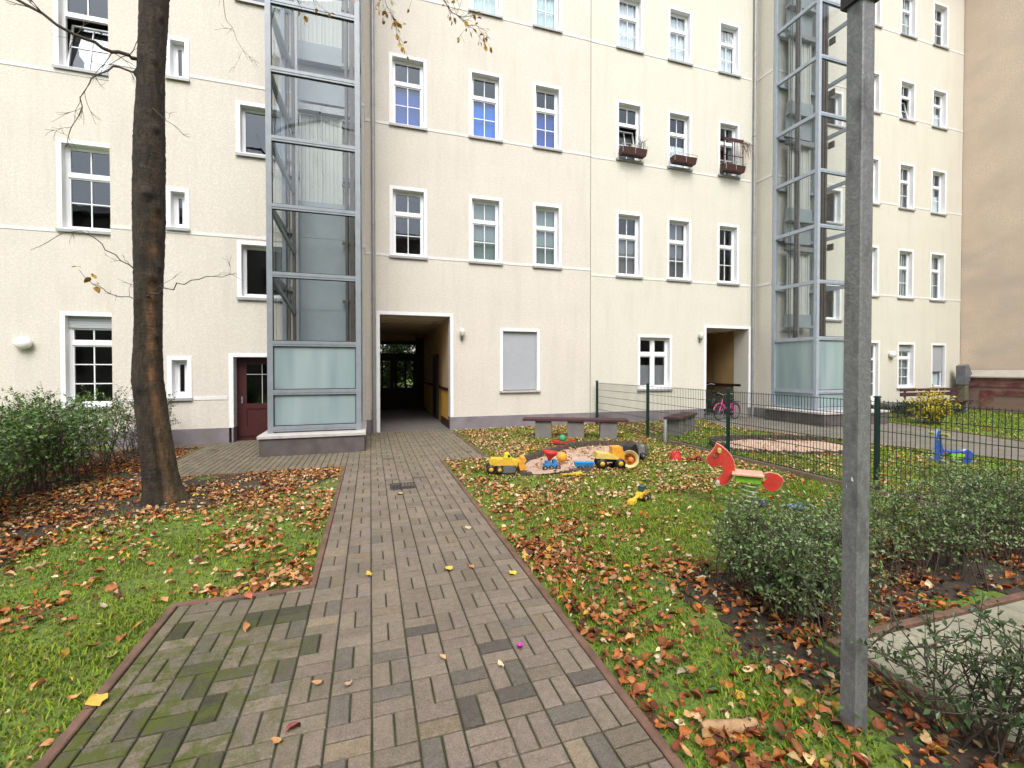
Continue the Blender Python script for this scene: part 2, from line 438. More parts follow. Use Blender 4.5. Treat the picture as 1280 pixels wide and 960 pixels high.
edgeL = [(10.25, 11.98), (9.55, 10.3), (9.9, 8.6), (10.35, 7.4), (10.9, 5.4), (11.6, 2.5), (12.6, -1.5)]
edgeR = [(17.4, 11.95), (17.4, 11.0), (15.2, 9.9), (14.6, 8.0), (14.0, 6.0), (14.6, 2.5), (15.6, -1.5)]
n = len(edgeL)
gp.add([(x, y, -.006) for x, y in edgeL] + [(x, y, -.006) for x, y in edgeR], [(i + n, i, i + 1, i + 1 + n)[::-1] for i in range(n - 1)])
tag(gp.build('yard_path', greypave()), kind='structure')
kb = MB()
for i in range(1, n - 1):
    (xa, ya), (xb, yb) = edgeL[i], edgeL[i + 1]; kb.bar((xa, ya, -.03), (xb, yb, -.03), .05, .08)
for i in range(2, n - 1):
    (xa, ya), (xb, yb) = edgeR[i], edgeR[i + 1]; kb.bar((xa, ya, -.03), (xb, yb, -.03), .05, .08)
tag(kb.build('yard_path_kerb', M_kerb), kind='structure')
M_slab = mat('mossy_concrete_slab', (.30, .28, .205), .9, .25, 3, .5, 60, stain=((.12, .125, .06), 2.2, (1, 1, 1), .8), fine=.2)
sb = MB()
for i in range(12):
    for j in range(7):
        x = 2.68 + i * .5; y = 1.93 - (j + 1) * .5
        sb.box(x + .006, x + .494, y + .006, y + .494, -.05, .006 + rnd.gauss(0, .003), ch=.006)
tag(sb.build('slab_path', M_slab), kind='structure')
kb = MB(); kerb(2.615, 2.665, -1.5, 1.94, .012); kerb(2.615, 8.7, 1.945, 1.995, .012)
tag(kb.build('slab_path_kerb', M_kerb), kind='structure')

def inpoly(x, y, poly):
    x = np.asarray(x); y = np.asarray(y); r = np.zeros(x.shape, bool); k = len(poly)
    for i in range(k):
        (xa, ya), (xb, yb) = poly[i], poly[(i + 1) % k]
        c = ((ya > y) != (yb > y)) & (x < (xb - xa) * (y - ya) / ((yb - ya) or 1e-9) + xa); r ^= c
    return r
M_soil = mat('dark_garden_soil', (.040, .029, .020), .95, .35, 6, .9, 45, stain=((.07, .045, .028), 4, (1, 1, 1), .6))
def soil(pts):
    # cells of a 7 cm grid inside the bed outline, ragged along its edge
    x0, y0 = np.min(pts, 0); x1, y1 = np.max(pts, 0); g = .07
    nx, ny = int((x1 - x0) / g) + 1, int((y1 - y0) / g) + 1
    V = [(x0 + i * g + rnd.uniform(-.02, .02), y0 + j * g + rnd.uniform(-.02, .02), -.016 + rnd.uniform(0, .006)) for j in range(ny + 1) for i in range(nx + 1)]
    cx = np.array([x0 + (i + .5) * g for j in range(ny) for i in range(nx)]); cy = np.array([y0 + (j + .5) * g for j in range(ny) for i in range(nx)])
    wob = .09 * np.sin(cx * 5 + cy * 3) + .06 * np.sin(cx * 11 - cy * 13)
    ins = inpoly(cx + wob, cy - wob, pts)
    ins &= ~((cx > 2.56) & (cy < 2.05))
    F = [(j * (nx + 1) + i, j * (nx + 1) + i + 1, (j + 1) * (nx + 1) + i + 1, (j + 1) * (nx + 1) + i) for j in range(ny) for i in range(nx) if ins[j * nx + i]]
    used = sorted({q for f in F for q in f}); mp = {q: k for k, q in enumerate(used)}
    mb = MB(); mb.add([V[q] for q in used], [tuple(mp[q] for q in f) for f in F], True); tag(mb.build('soil_bed', M_soil), kind='structure')
soil([(-3.0, 4.6), (-2.9, 6.0), (-2.2, 6.0), (-1.0, 6.8), (-.5, 7.4), (-.5, 7.9), (-3.2, 7.9), (-3.4, 9.0), (-3.45, 11.2), (-7, 11.2), (-7, 4.4), (-4.2, 3.9)])
soil([(2.0, 2.05), (2.35, 2.95), (3.2, 3.15), (6.2, 3.2), (6.2, 2.06), (2.6, 2.06), (2.54, 1.2), (2.2, .9), (2.3, 1.6)])
# ------------------------------------------------------------------ sand pits
def blob(pts, n=48):
    # closed catmull-rom
    out = []
    k = len(pts); per = n // k
    for i in range(k):
        p0, p1, p2, p3 = (np.array(pts[(i + d) % k]) for d in (-1, 0, 1, 2))
        for t in np.linspace(0, 1, per, endpoint=False):
            out.append(tuple(.5 * ((2 * p1) + (-p0 + p2) * t + (2 * p0 - 5 * p1 + 4 * p2 - p3) * t * t + (-p0 + 3 * p1 - 3 * p2 + p3) * t ** 3)))
    return out
SAND1 = blob([(2.25, 6.62), (2.62, 7.4), (3.35, 8.0), (4.4, 8.5), (5.2, 8.1), (4.95, 7.25), (4.3, 6.85), (3.75, 6.62), (3.0, 6.45)], 72)
SAND2 = blob([(6.85, 7.45), (7.3, 8.15), (8.4, 8.1), (9.5, 7.6), (9.55, 6.9), (8.7, 6.35), (7.6, 6.7)], 56)
M_sand = mat('pinkish_sand', (.47, .33, .25), .95, .18, 5, .8, 25, fine=.15)
M_stake = mat('dark_log_edging', (.060, .045, .033), .9, .35, 10, .4, 40)
def sandpit(pts, label, hi, gap):
    c = np.mean(pts, 0); t = thing('sandpit', label, 'sandpit', (c[0], c[1], 0))
    k = len(pts); mb = MB(); vs = [(0, 0, .03)]
    rings = (.35, .7, 1.)
    for r in rings:
        for x, y in pts:
            z = .035 * math.sin(7 * x + 2 * y * r) * math.cos(5 * y) * (1 - r * .6) + .01
            vs.append(((x - c[0]) * r, (y - c[1]) * r, z))
    fs = [(0, 1 + i, 1 + (i + 1) % k) for i in range(k)]
    for q in range(2):
        a = 1 + q * k; b = a + k
        fs += [(a + i, b + i, b + (i + 1) % k, a + (i + 1) % k) for i in range(k)]
    mb.add(vs, fs, True); mb.build('sand', M_sand, t)
    ed = MB(); acc = 0
    for i in range(k):
        p, q = Vector((*pts[i], 0)), Vector((*pts[(i + 1) % k], 0)); L = (q - p).length
        while acc < L:
            s = p.lerp(q, acc / L)
            if gap(s.x, s.y): acc += .085; continue
            h = hi(s.x, s.y) + rnd.uniform(-.015, .015)
            M = Matrix.Translation((s.x - c[0], s.y - c[1], 0))
            ed.lathe([(.04, -.05), (.04, h - .008), (.032, h), (0, h)], 7, M)
            acc += .085
        acc -= L
    ed.build('log_edging', M_stake, t)
    return t
sandpit(SAND1, 'sandpit with dark log edging full of plastic toys', lambda x, y: .12 if y > 7.3 else .04, lambda x, y: y < 7.0 and (x < 2.9 or x > 4.4) and rnd.random() < .7)
sandpit(SAND2, 'sandpit with log edging behind the green mesh fence', lambda x, y: .12 if y > 7.3 else .05, lambda x, y: False)

# ------------------------------------------------------------------ building helpers
def front(mb, x0, x1, z0, z1, Y, holes, depth=.0):
    xs = sorted({x0, x1, *[h[0] for h in holes], *[h[1] for h in holes]}); zs = sorted({z0, z1, *[h[2] for h in holes], *[h[3] for h in holes]})
    xs = [x for x in xs if x0 <= x <= x1]; zs = [z for z in zs if z0 <= z <= z1]
    for i in range(len(xs) - 1):
        for j in range(len(zs) - 1):
            cx, cz = (xs[i] + xs[i + 1]) / 2, (zs[j] + zs[j + 1]) / 2
            if any(h[0] < cx < h[1] and h[2] < cz < h[3] for h in holes): continue
            mb.add([(xs[i], Y, zs[j]), (xs[i + 1], Y, zs[j]), (xs[i + 1], Y, zs[j + 1]), (xs[i], Y, zs[j + 1])], [(0, 1, 2, 3)])
    for h in holes:
        a, b, c, d = h; e = Y + .32
        mb.add([(a, Y, c), (b, Y, c), (b, Y, d), (a, Y, d), (a, e, c), (b, e, c), (b, e, d), (a, e, d)], [(0, 4, 7, 3), (1, 2, 6, 5), (3, 7, 6, 2)] + ([(0, 1, 5, 4)] if c > z0 else []))
TR = .085
def window(root, org, x0, x1, z0, z1, Y, kind='sash', cover=None, tilt=None, trim=True, drop=.62, lab=None, dep=.13):
    """casement window set into the wall; root local origin = org"""
    w = x1 - x0; h = z1 - z0
    def B(mb, name, m, par, loc=None): return mb.build(name, m, par, loc)
    ow = w / 2 - TR; zt = h - TR; zb = .03
    loc = Vector((x0 + w / 2, Y, z0)) - Vector(org)
    fr = MB(); f = .05; y0, y1 = dep, dep + .06
    # outer frame
    fr.box(-ow, -ow + f, y0, y1, zb, zt); fr.box(ow - f, ow, y0, y1, zb, zt)
    fr.box(-ow + f, ow - f, y0, y1, zb, zb + .06); fr.box(-ow + f, ow - f, y0, y1, zt - f, zt)
    ix0, ix1, iz0, iz1 = -ow + f, ow - f, zb + .06, zt - f
    tz = None; sash = None; sy = dep + .018
    mt = .022
    if kind in ('sash', 'top_roller'):
        if kind == 'top_roller': iz1 = zt - .26
        tz = iz0 + (iz1 - iz0) * (.655 if kind == 'sash' else .80)
        fr.box(ix0, ix1, y0 - .012, y1, tz - .04, tz + .045)
        if kind == 'top_roller': fr.box(ix0, ix1, y0, y1, iz1, iz1 + .05)
        # upper light
        tgt = fr
        def muntins(mb, za, zb_, nh, dy=0):
            e = .03
            mb.box(ix0, ix0 + e, y0 + .012, y1 - .01, za, zb_); mb.box(ix1 - e, ix1, y0 + .012, y1 - .01, za, zb_)
            mb.box(ix0 + e, ix1 - e, y0 + .012, y1 - .01, za, za + e); mb.box(ix0 + e, ix1 - e, y0 + .012, y1 - .01, zb_ - e, zb_)
            mb.box(-mt / 2, mt / 2, y0 + .02, y1 - .016, za + e, zb_ - e)
            for q in range(1, nh):
                zz = za + (zb_ - za) * q / nh; mb.box(ix0 + e, ix1 - e, y0 + .022, y1 - .018, zz - mt / 2, zz + mt / 2)
        if tilt != 'upper': muntins(fr, tz + .045, iz1, 1)
        if tilt != 'lower': muntins(fr, iz0, tz - .04, 2 if kind == 'sash' else 3)
        if tilt:
            sash = MB(); za, zc = (tz + .045, iz1) if tilt == 'upper' else (iz0, tz - .04)
            muntins(sash, za, zc, 1 if tilt == 'upper' else 2)
    elif kind == 'cross':
        tz = iz0 + (iz1 - iz0) * .68
        fr.box(ix0, ix1, y0 - .01, y1, tz - .045, tz + .045); fr.box(-.045, .045, y0 - .012, y1, iz0, iz1)
        for xa, xb in ((ix0, -.045), (.045, ix1)):
            for za, zc in ((iz0, tz - .045), (tz + .045, iz1)):
                e = .035
                fr.box(xa, xa + e, y0 + .01, y1 - .01, za, zc); fr.box(xb - e, xb, y0 + .01, y1 - .01, za, zc)
                fr.box(xa + e, xb - e, y0 + .01, y1 - .01, za, za + e); fr.box(xa + e, xb - e, y0 + .01, y1 - .01, zc - e, zc)
    elif kind in ('single', 'fixed'):
        e = .045 if kind == 'single' else .02
        fr.box(ix0, ix0 + e, y0 + .01, y1 - .01, iz0, iz1); fr.box(ix1 - e, ix1, y0 + .01, y1 - .01, iz0, iz1)
        fr.box(ix0 + e, ix1 - e, y0 + .01, y1 - .01, iz0, iz0 + e); fr.box(ix0 + e, ix1 - e, y0 + .01, y1 - .01, iz1 - e, iz1)
    win = B(fr, 'window', M_frame, root, loc)
    if lab: win['label'] = lab
    pa = MB(); py = dep + .036
    def quad(za, zc): pa.add([(ix0, py, za), (ix1, py, za), (ix1, py, zc), (ix0, py, zc)], [(0, 1, 2, 3)])
    if tilt == 'lower': quad(tz, iz1)
    elif tilt == 'upper': quad(iz0, tz)
    else: quad(iz0, iz1)
    B(pa, 'pane', M_glass, win)
    if sash:
        za, zc = (tz + .045, iz1) if tilt == 'upper' else (iz0, tz - .04)
        M = Matrix.Translation((0, y0, za)) @ Matrix.Rotation(R(-11), 4, 'X') @ Matrix.Translation((0, -y0, -za))
        sash.v = [tuple(M @ Vector(p)) for p in sash.v]; s = B(sash, 'tilted_sash', M_frame, win)
        g = MB(); g.add([(ix0, py, za), (ix1, py, za), (ix1, py, zc), (ix0, py, zc)], [(0, 1, 2, 3)], False, M); B(g, 'pane', M_glass, win)
    if trim:
        tb = MB(); p = -.012
        tb.box(-w / 2, -ow, p, dep, 0.0, h); tb.box(ow, w / 2, p, dep, 0.0, h); tb.box(-ow, ow, p, dep, zt, h)
        tb.box(-ow, ow, p - .004, dep, -.002, zb + .006)
        B(tb, 'surround', M_white, win)
        sl = MB(); sl.box(-w / 2 - .01, w / 2 + .01, -.055, -.0165, -.022, .006); sl.box(-w / 2 - .01, w / 2 + .01, -.055, -.05, -.05, -.022)
        B(sl, 'sill', M_sill, win)
    # cover behind glass
    cy = dep + .10
    if cover:
        m, style = cover; cb = MB(); nm = 'curtain'
        if style == 'curtain':
            k = 26; vs = []
            for i in range(k + 1):
                x = ix0 + (ix1 - ix0) * i / k; y = cy + .018 * math.sin(i * 1.3 + x0) + .01 * math.sin(i * .5)
                vs += [(x, y, iz0), (x, y, iz1)]
            cb.add(vs, [(2 * i, 2 * i + 2, 2 * i + 3, 2 * i + 1) for i in range(k)], True)
        elif style == 'half':
            k = 26; vs = []
            for i in range(k + 1):
                x = ix0 + (ix1 - ix0) * i / k; y = cy + .018 * math.sin(i * 1.3 + x0)
                vs += [(x, y, iz0), (x, y, iz0 + .45 * (iz1 - iz0))]
            cb.add(vs, [(2 * i, 2 * i + 2, 2 * i + 3, 2 * i + 1) for i in range(k)], True)
        elif style == 'sides':
            for a, b in ((ix0, ix0 + .2 * (ix1 - ix0)), (ix1 - .2 * (ix1 - ix0), ix1)):
                k = 8; vs = []
                for i in range(k + 1):
                    x = a + (b - a) * i / k; y = cy + .02 * math.sin(i * 1.6)
                    vs += [(x, y, iz0), (x, y, iz1)]
                cb.add(vs, [(2 * i, 2 * i + 2, 2 * i + 3, 2 * i + 1) for i in range(k)], True)
        else:
            nm = 'blind'; zz = iz1; a = iz0 + (0 if style == 'slats' else .0); stp = .05 if style == 'slats' else .14
            top = iz1 if style != 'lower' else tz
            zz = top
            while zz > iz0 + .02:
                cb.add([(ix0, cy, zz), (ix1, cy, zz), (ix1, cy + .02, zz - stp * .98), (ix0, cy + .02, zz - stp * .98)], [(0, 1, 2, 3)]); zz -= stp
        B(cb, nm, m, win)
    if kind == 'top_roller':
        rb = MB()
        for i in range(5): rb.box(-ow, ow, dep - .035 + .0, dep - .005, zt - .25 + i * .05, zt - .202 + i * .05, ch=.006)
        B(rb, 'roller_shutter', M_shut, win)
    return win
def shutter_window(root, org, x0, x1, z0, z1, Y, drop=1., inner=True):
    w = x1 - x0; h = z1 - z0; ow = w / 2 - TR; zt = h - TR
    loc = Vector((x0 + w / 2, Y, z0)) - Vector(org)
    tb = MB(); p = -.012
    tb.box(-w / 2, -ow, p, .13, 0, h); tb.box(ow, w / 2, p, .13, 0, h); tb.box(-ow, ow, p, .13, zt, h)
    win = tb.build('window', M_white, root, loc); win['label'] = 'window closed by a grey roller shutter' if drop >= 1 else 'window with its grey roller shutter mostly down'
    sh = MB(); z = zt; zl = zt - (zt - .04) * drop
    while z > zl: sh.box(-ow, ow, .075, .09, max(z - .048, .03), z, ch=.0); sh.box(-ow, ow, .079, .089, max(z - .05, .03), z - .048); z -= .05
    sh.box(-ow - .001, -ow + .03, .055, .074, .03, zt - .001); sh.box(ow - .03, ow + .001, .055, .074, .03, zt - .001)
    sh.build('roller_shutter', M_shut, win)
    sl = MB(); sl.box(-w / 2 - .01, w / 2 + .01, -.07, .05, -.03, .02); sl.build('sill', M_conc_l, win)
    if drop < 1:
        fr = MB(); a, b, c, d = -ow, ow, .03, zl
        fr.box(a, a + .06, .1, .15, c, d); fr.box(b - .06, b, .1, .15, c, d); fr.box(a + .06, b - .06, .1, .15, c, c + .06); fr.build('frame', M_frame, win)
        g = MB(); g.add([(a, .13, c), (b, .13, c), (b, .13, zt), (a, .13, zt)], [(0, 1, 2, 3)]); g.build('pane', M_glass, win)
        g = MB(); g.add([(a, .2, c), (b, .2, c), (b, .2, zt), (a, .2, zt)], [(0, 1, 2, 3)]); g.build('curtain', M_curt, win)
    return win
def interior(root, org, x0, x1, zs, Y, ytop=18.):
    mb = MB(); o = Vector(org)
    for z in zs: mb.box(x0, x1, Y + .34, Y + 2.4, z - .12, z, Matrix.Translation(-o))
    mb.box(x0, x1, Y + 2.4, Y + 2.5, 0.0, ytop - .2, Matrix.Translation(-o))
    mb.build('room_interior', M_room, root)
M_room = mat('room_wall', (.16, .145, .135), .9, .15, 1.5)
def local(mb, org):
    o = Vector(org); mb.v = [tuple(Vector(p) - o) for p in mb.v]; return mb
YF, YB = 12., 11.35   # facade plane, stair-bay plane
ZTOP = 18.

# ---- left house
OL = (1., 12., 0.)
HL = thing('apartment_building', 'cream apartment house on the left with lift bay, archway and blue window blinds', 'building', OL)
BX0, BX1 = -5.1, -.12
wins = []
def add(x0, x1, z0, z1, Y, **k): wins.append((x0, x1, z0, z1, Y, k))
add(-6.29, -5.27, .8, 2.86, YF, kind='top_roller', cover=None, lab='ground-floor window with roller shutter box at its top')
add(-6.31, -5.27, 4.6, 6.52, YF, kind='sash')
add(-6.33, -5.29, 8.02, 9.95, YF, kind='sash', tilt='lower', lab='window with its lower sash tilted open')
add(-4.14, -3.69, 1.0, 1.91, YB, kind='single'); add(-4.13, -3.70, 4.64, 5.51, YB, kind='single'); add(-4.11, -3.68, 7.83, 8.71, YB, kind='single', tilt=None)
for za, zb in ((3.22, 4.49), (6.40, 7.57), (9.78, 10.95)): add(-2.81, -1.72, za, zb, YB, kind='fixed')
for i, (a, b) in enumerate(((.485, 1.445), (2.565, 3.51), (4.41, 5.295))):
    add(a, b, 4.55, 6.36, YF, kind='sash', cover=(None if i == 0 else (M_ven, 'slats')))
    add(a, b, 7.93, 9.75, YF, kind='sash', cover=((M_dblue, M_blue, M_dblue)[i], 'lower'))
    if i: add(a, b, 11.32, 13.14, YF, kind='sash', cover=(M_curt_c, 'curtain'))
EPS = .002
def holes_for(Y, xa, xb): return [(w[0] + .004, w[1] - .004, w[2] + .004, w[3] - .004) for w in wins if w[4] == Y and xa <= w[0] and w[1] <= xb]
PL = .33  # plinth height
wl = MB()
front(wl, -18., BX0, PL, ZTOP, YF, holes_for(YF, -18, BX0))
front(wl, BX1, 6.225, PL, ZTOP, YF, holes_for(YF, BX1, 6.3) + [(3.444, 4.626, 1.004, 2.766), (.15, 2.135, PL, 3.12)])
front(wl, BX0, BX1, PL, ZTOP, YB, holes_for(YB, BX0, BX1) + [(-2.99, -1.75, PL, 1.985)])
wl.add([(BX0, YB, PL), (BX0, YF, PL), (BX0, YF, ZTOP), (BX0, YB, ZTOP)], [(0, 3, 2, 1)])
wl.add([(BX1, YB, PL), (BX1, YF, PL), (BX1, YF, ZTOP), (BX1, YB, ZTOP)], [(0, 1, 2, 3)])
# back, left end and roof close the house
wl.add([(-18, YF, 0), (-18, 20, 0), (-18, 20, ZTOP), (-18, YF, ZTOP)], [(0, 3, 2, 1)])
front(wl, -18, 6.225, 0, ZTOP, 20., [(.25, 1.95, 0, 2.95)])
local(wl, OL).build('wall', M_cream, HL)
rf = MB(); rf.box(-18.2, 6.22, YB - .3, 20.3, ZTOP, ZTOP + .25); local(rf, OL).build('roof', M_roof, HL)
pl = MB(); pp = .025
for a, b, Y in ((-18., BX0 - pp - .002, YF), (BX1 + pp + .002, .15, YF), (2.135, 6.225, YF)): pl.box(a, b, Y - pp, Y + .3, -.05, PL)
for a, b in ((BX0 - pp, -2.99), (-1.75, BX1 + pp)): pl.box(a, b, YB - pp, YB + .3, -.05, PL)
pl.box(BX1 - .3, BX1 + pp, YB + .301, YF + .25, -.05, PL - .001); pl.box(BX0 - pp, BX0 + .3, YB + .301, YF + .25, -.05, PL - .001)
local(pl, OL).build('plinth', M_plinth, HL)
for (x0, x1, z0, z1, Y, k) in wins: window(HL, OL, x0, x1, z0, z1, Y, **k)
shutter_window(HL, OL, 3.44, 4.63, 1.0, 2.77, YF)
def bands(root, org, zs, spans, ws, t=.07):
    def piece(x0, x1, Y, z):
        mb = MB(); mb.box(x0, x1, Y - .01, Y + .02, z - t / 2, z + t / 2); local(mb, org).build('string_course', M_band, root)
    for z in zs:
        for a, b, Y in spans:
            x = a
            for c, d in sorted([(w[0], w[1]) for w in ws if w[4] == Y and w[2] - .06 < z < w[3] + .01]):
                if c < a or d > b: continue
                if c - .012 > x: piece(x, c - .012, Y, z)
                x = d + .012
            if b > x: piece(x, b, Y, z)
SPL = [(-18., BX0 - .001, YF), (BX0, BX1, YB), (BX1 + .012, .03, YF), (.15, 6.22, YF)]
bands(HL, OL, (4.57, 7.93, 11.3, 14.6), SPL, wins)
mb = MB()   # reveal strip of string course on the bay side
def one(root, org, *b):
    mb = MB(); mb.box(*b); local(mb, org).build('bay_string_course', M_band, root)
for z in (4.57, 7.93, 11.3): one(HL, OL, BX1 - .02, BX1 + .01, YB + .021, YF - .001, z - .0349, z + .0349)
one(HL, OL, -3.66, -3.02, YB - .01, YB + .02, .955, 1.035); one(HL, OL, -5.0, -4.17, YB - .01, YB + .02, .955, 1.035)
# stair bay door
dr = MB(); dr.box(-2.99, -2.90, YB - .012, YB + .34, PL + .0, 1.985); dr.box(-2.90, -1.75, YB - .012, YB + .34, 1.90, 1.985)
dr.box(-2.99, -2.905, YB + .303, YB + .34, 0, PL)
local(dr, OL).build('door_surround', M_white, HL)
dp = MB(); dp.box(-2.94, -2.905, YB - .02, YB + .3, -.04, PL - .002); local(dp, OL).build('door_plinth', M_plinth, HL)
dd = MB(); y = YB + .26
dd.box(-2.90, -1.75, y, y + .05, -.05, 1.90)
for a, b, c, d in ((-2.86, -2.7, .1, 1.84), (-2.06, -1.86, .1, 1.84), (-2.7, -2.06, .1, .3), (-2.7, -2.06, .72, .84), (-2.7, -2.06, 1.74, 1.84)): dd.box(a, b, y - .02, y - .001, c, d)
door = local(dd, OL).build('entrance_door', M_red_wood, HL)
dg = MB(); dg.box(-2.70, -2.06, y - .006, y - .002, .84, 1.74); local(dg, OL).build('glass_panel', glass('dark_door_glass', (.1, .1, .1), .08), door)
dh = MB(); dh.box(-2.80, -2.77, y - .06, y - .021, .85, 1.0); local(dh, OL).build('handle', M_galv, door)
dm = MB()
dm.box(-2.39, -2.375, y - .014, y - .007, .84, 1.74); dm.box(-2.70, -2.06, y - .0135, y - .0075, 1.5, 1.515); local(dm, OL).build('glazing_bars', M_conc_l, door)
# archway of the left house
def passage(root, org, x0, x1, ht, xi0, xi1, yend, wall_m, low_m):
    w = MB(); lo = MB(); cl = MB(); dd = MB()
    y1 = YF + 1.6; zc = ht - .10
    # pilaster reveal (front metre), then slightly wider walls
    w.add([(x1 - TR, YF + .30, 1.02), (x1 - TR, y1, 1.02), (x1 - TR, y1, zc), (x1 - TR, YF + .30, zc)], [(0, 3, 2, 1)])
    w.add([(x0 + TR, YF + .30, 1.02), (x0 + TR, y1, 1.02), (x0 + TR, y1, zc), (x0 + TR, YF + .30, zc)], [(0, 1, 2, 3)])
    w.add([(x1 - TR, y1, 0), (xi1, y1, 0), (xi1, y1, zc), (x1 - TR, y1, zc)], [(0, 1, 2, 3)])
    for xa, s in ((xi1, 1), (xi0, 0)):
        q = (0, 3, 2, 1) if s else (0, 1, 2, 3)
        w.add([(xa, y1, 1.02), (xa, yend, 1.02), (xa, yend, zc), (xa, y1, zc)], [q])
        lo.add([(xa, y1, 0), (xa, yend, 0), (xa, yend, 1.02), (xa, y1, 1.02)], [q])
        dd.box(min(xa, xa - .02 if s else xa + .02), max(xa, xa - .02 if s else xa + .02), y1, yend, 1.02, 1.10)
    for xa, s in ((x1 - TR, 1), (x0 + TR, 0)):
        q = (0, 3, 2, 1) if s else (0, 1, 2, 3)
        lo.add([(xa, YF + .30, 0), (xa, y1, 0), (xa, y1, 1.02), (xa, YF + .30, 1.02)], [q])
        dd.box(xa - .02 if s else xa, xa if s else xa + .02, YF + .30, y1, 1.02, 1.10)
        dd.box(xa - .015 if s else xa, xa if s else xa + .015, YF + .14, y1, 0, .22)
    w.add([(xi0, yend, 2.72), (xi1, yend, 2.72), (xi1, yend, zc), (xi0, yend, zc)], [(0, 1, 2, 3)])
    cl.add([(xi0 - .1, YF + .2, zc), (xi1 + .1, YF + .2, zc), (xi1 + .1, yend, zc), (xi0 - .1, yend, zc)], [(3, 2, 1, 0)])
    for a in (YF + .9, YF + 1.5): cl.box(xi0, xi1, a, a + .05, zc - .03, zc - .002)
    cl.box(xi1 - .30, xi1 - .25, YF + .95, yend, zc - .03, zc - .002); cl.box(xi0 + .25, xi0 + .30, YF + .95, yend, zc - .03, zc - .002)
    tr = MB()
    tr.box(x0, x0 + TR, YF - .012, YF + .3, PL if x0 > 5 else 0, ht); tr.box(x1 - TR, x1, YF - .012, YF + .3, PL, ht); tr.box(x0 + TR, x1 - TR, YF - .012, YF + .3, ht - TR, ht)
    local(tr, org).build('archway_surround', M_white, root)
    pb = MB(); pb.box(x1 - TR - .01, x1 - .001, YF - .02, YF + .3, -.04, PL - .002); local(pb, org).build('archway_plinth', M_plinth, root)
    local(w, org).build('archway_wall', wall_m, root); local(lo, org).build('archway_dado_wall', low_m, root)
    local(cl, org).build('archway_ceiling', M_pceil, root); local(dd, org).build('archway_dado_rail', M_maroon, root)
passage(HL, OL, .15, 2.135, 3.12, -.12, 2.12, 19.2, M_tan, M_ochre)
# far double doors
gd = MB(); yd = 19.0; a, b = .04, 1.80
gd.box(-.12, a, yd, yd + .15, 0, 2.9); gd.box(b, 2.12, yd, yd + .15, 0, 2.9); gd.box(a, b, yd, yd + .1, 2.62, 2.74); gd.box(a, b, yd, yd + .1, 2.1, 2.26); gd.box(a, b, yd, yd + .1, 0, .85); gd.box(a, b, yd + .001, yd + .1, 1.95, 2.10)
mid = (a + b) / 2
for x0, x1 in ((a, a + .1), (mid - .14, mid + .14), (b - .1, b)): gd.box(x0, x1, yd - .001, yd + .1, .85, 1.95)
for xc in ((a + .1 + mid - .14) / 2, (mid + .14 + b - .1) / 2): gd.box(xc - .035, xc + .035, yd + .002, yd + .1, .85, 1.95)
gd.box(mid - .02, mid + .02, yd + .003, yd + .1, 2.26, 2.62)
far = local(gd, OL).build('far_door', M_dkwood, HL)
hd = MB(); hd.box(mid - .02, mid + .02, yd - .05, yd - .002, .85, 1.05); local(hd, OL).build('handle', M_galv, far)
sd = MB(); sd.box(2.04, 2.112, 14.6, 15.5, 0, 2.1); local(sd, OL).build('side_door', M_dkwood, HL)
dn = MB()
for X in (.085,):
    dn.tube([(X, YF - .07, .12), (X, YF - .07, ZTOP)], .047, 12)
    for z in (3.4, 5.3, 8.3, 11.6): dn.lathe([(.055, z - .02), (.055, z + .02)], 12, Matrix.Translation((X, YF - .07, 0)))
    dn.tube([(X, YF - .07, -.01), (X, YF - .07, .6)], .056, 12)
local(dn, OL).build('downpipe', M_pipe, HL)
dn = MB(); X = -5.16
dn.tube([(X, YF - .07, 0), (X, YF - .07, ZTOP)], .047, 12)
for z in (2.9, 5.2, 8.6): dn.lathe([(.06, z - .02), (.06, z + .02)], 12, Matrix.Translation((X, YF - .07, 0)))
local(dn, OL).build('downpipe', M_pipe, HL)
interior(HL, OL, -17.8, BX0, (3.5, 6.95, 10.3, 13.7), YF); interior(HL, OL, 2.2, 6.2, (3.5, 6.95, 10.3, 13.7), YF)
mb = MB(); mb.box(-.1, 2.19, YF + 2.4, YF + 2.5, 3.2, 17.8); mb.box(-.1, 2.19, YF + .35, YF + 2.39, 3.2, 3.3)
mb.box(BX0, BX1 - .05, YB + 2., YB + 2.1, 0, 17.8); local(mb, OL).build('room_partition', M_room, HL)

# ---- right house
OR = (14.6, 12., 0.)
HR = thing('apartment_building', 'pale yellow apartment house on the right with flower boxes and bicycle archway', 'building', OR)
CX0, CX1 = 12.42, 16.8
XR = 23.06
wins2 = wins; wins = []
for i, (a, b) in enumerate(((7.08, 8.0), (8.89, 9.8), (10.83, 11.71))):
    add(a, b, 4.44, 6.40, YF, kind='sash', cover=((M_gblind, 'lower'), (M_gblind, 'slats'), None)[i])
    add(a, b, 7.96, 9.74, YF, kind='sash', tilt='lower' if i == 0 else None, cover=(None, (M_curt, 'half'), (M_gblind, 'sides'))[i], **({'lab': 'window tilted open behind a planted flower box'} if i == 0 else {}))
    add(a, b, 11.29, 12.96, YF, kind='sash', cover=(M_curt, 'curtain'), tilt='upper' if i == 2 else None, **({'lab': 'window with its top light tilted open'} if i == 2 else {}))
add(7.85, 9.1, .99, 2.69, YF, kind='cross', cover=(M_gblind, 'half'))
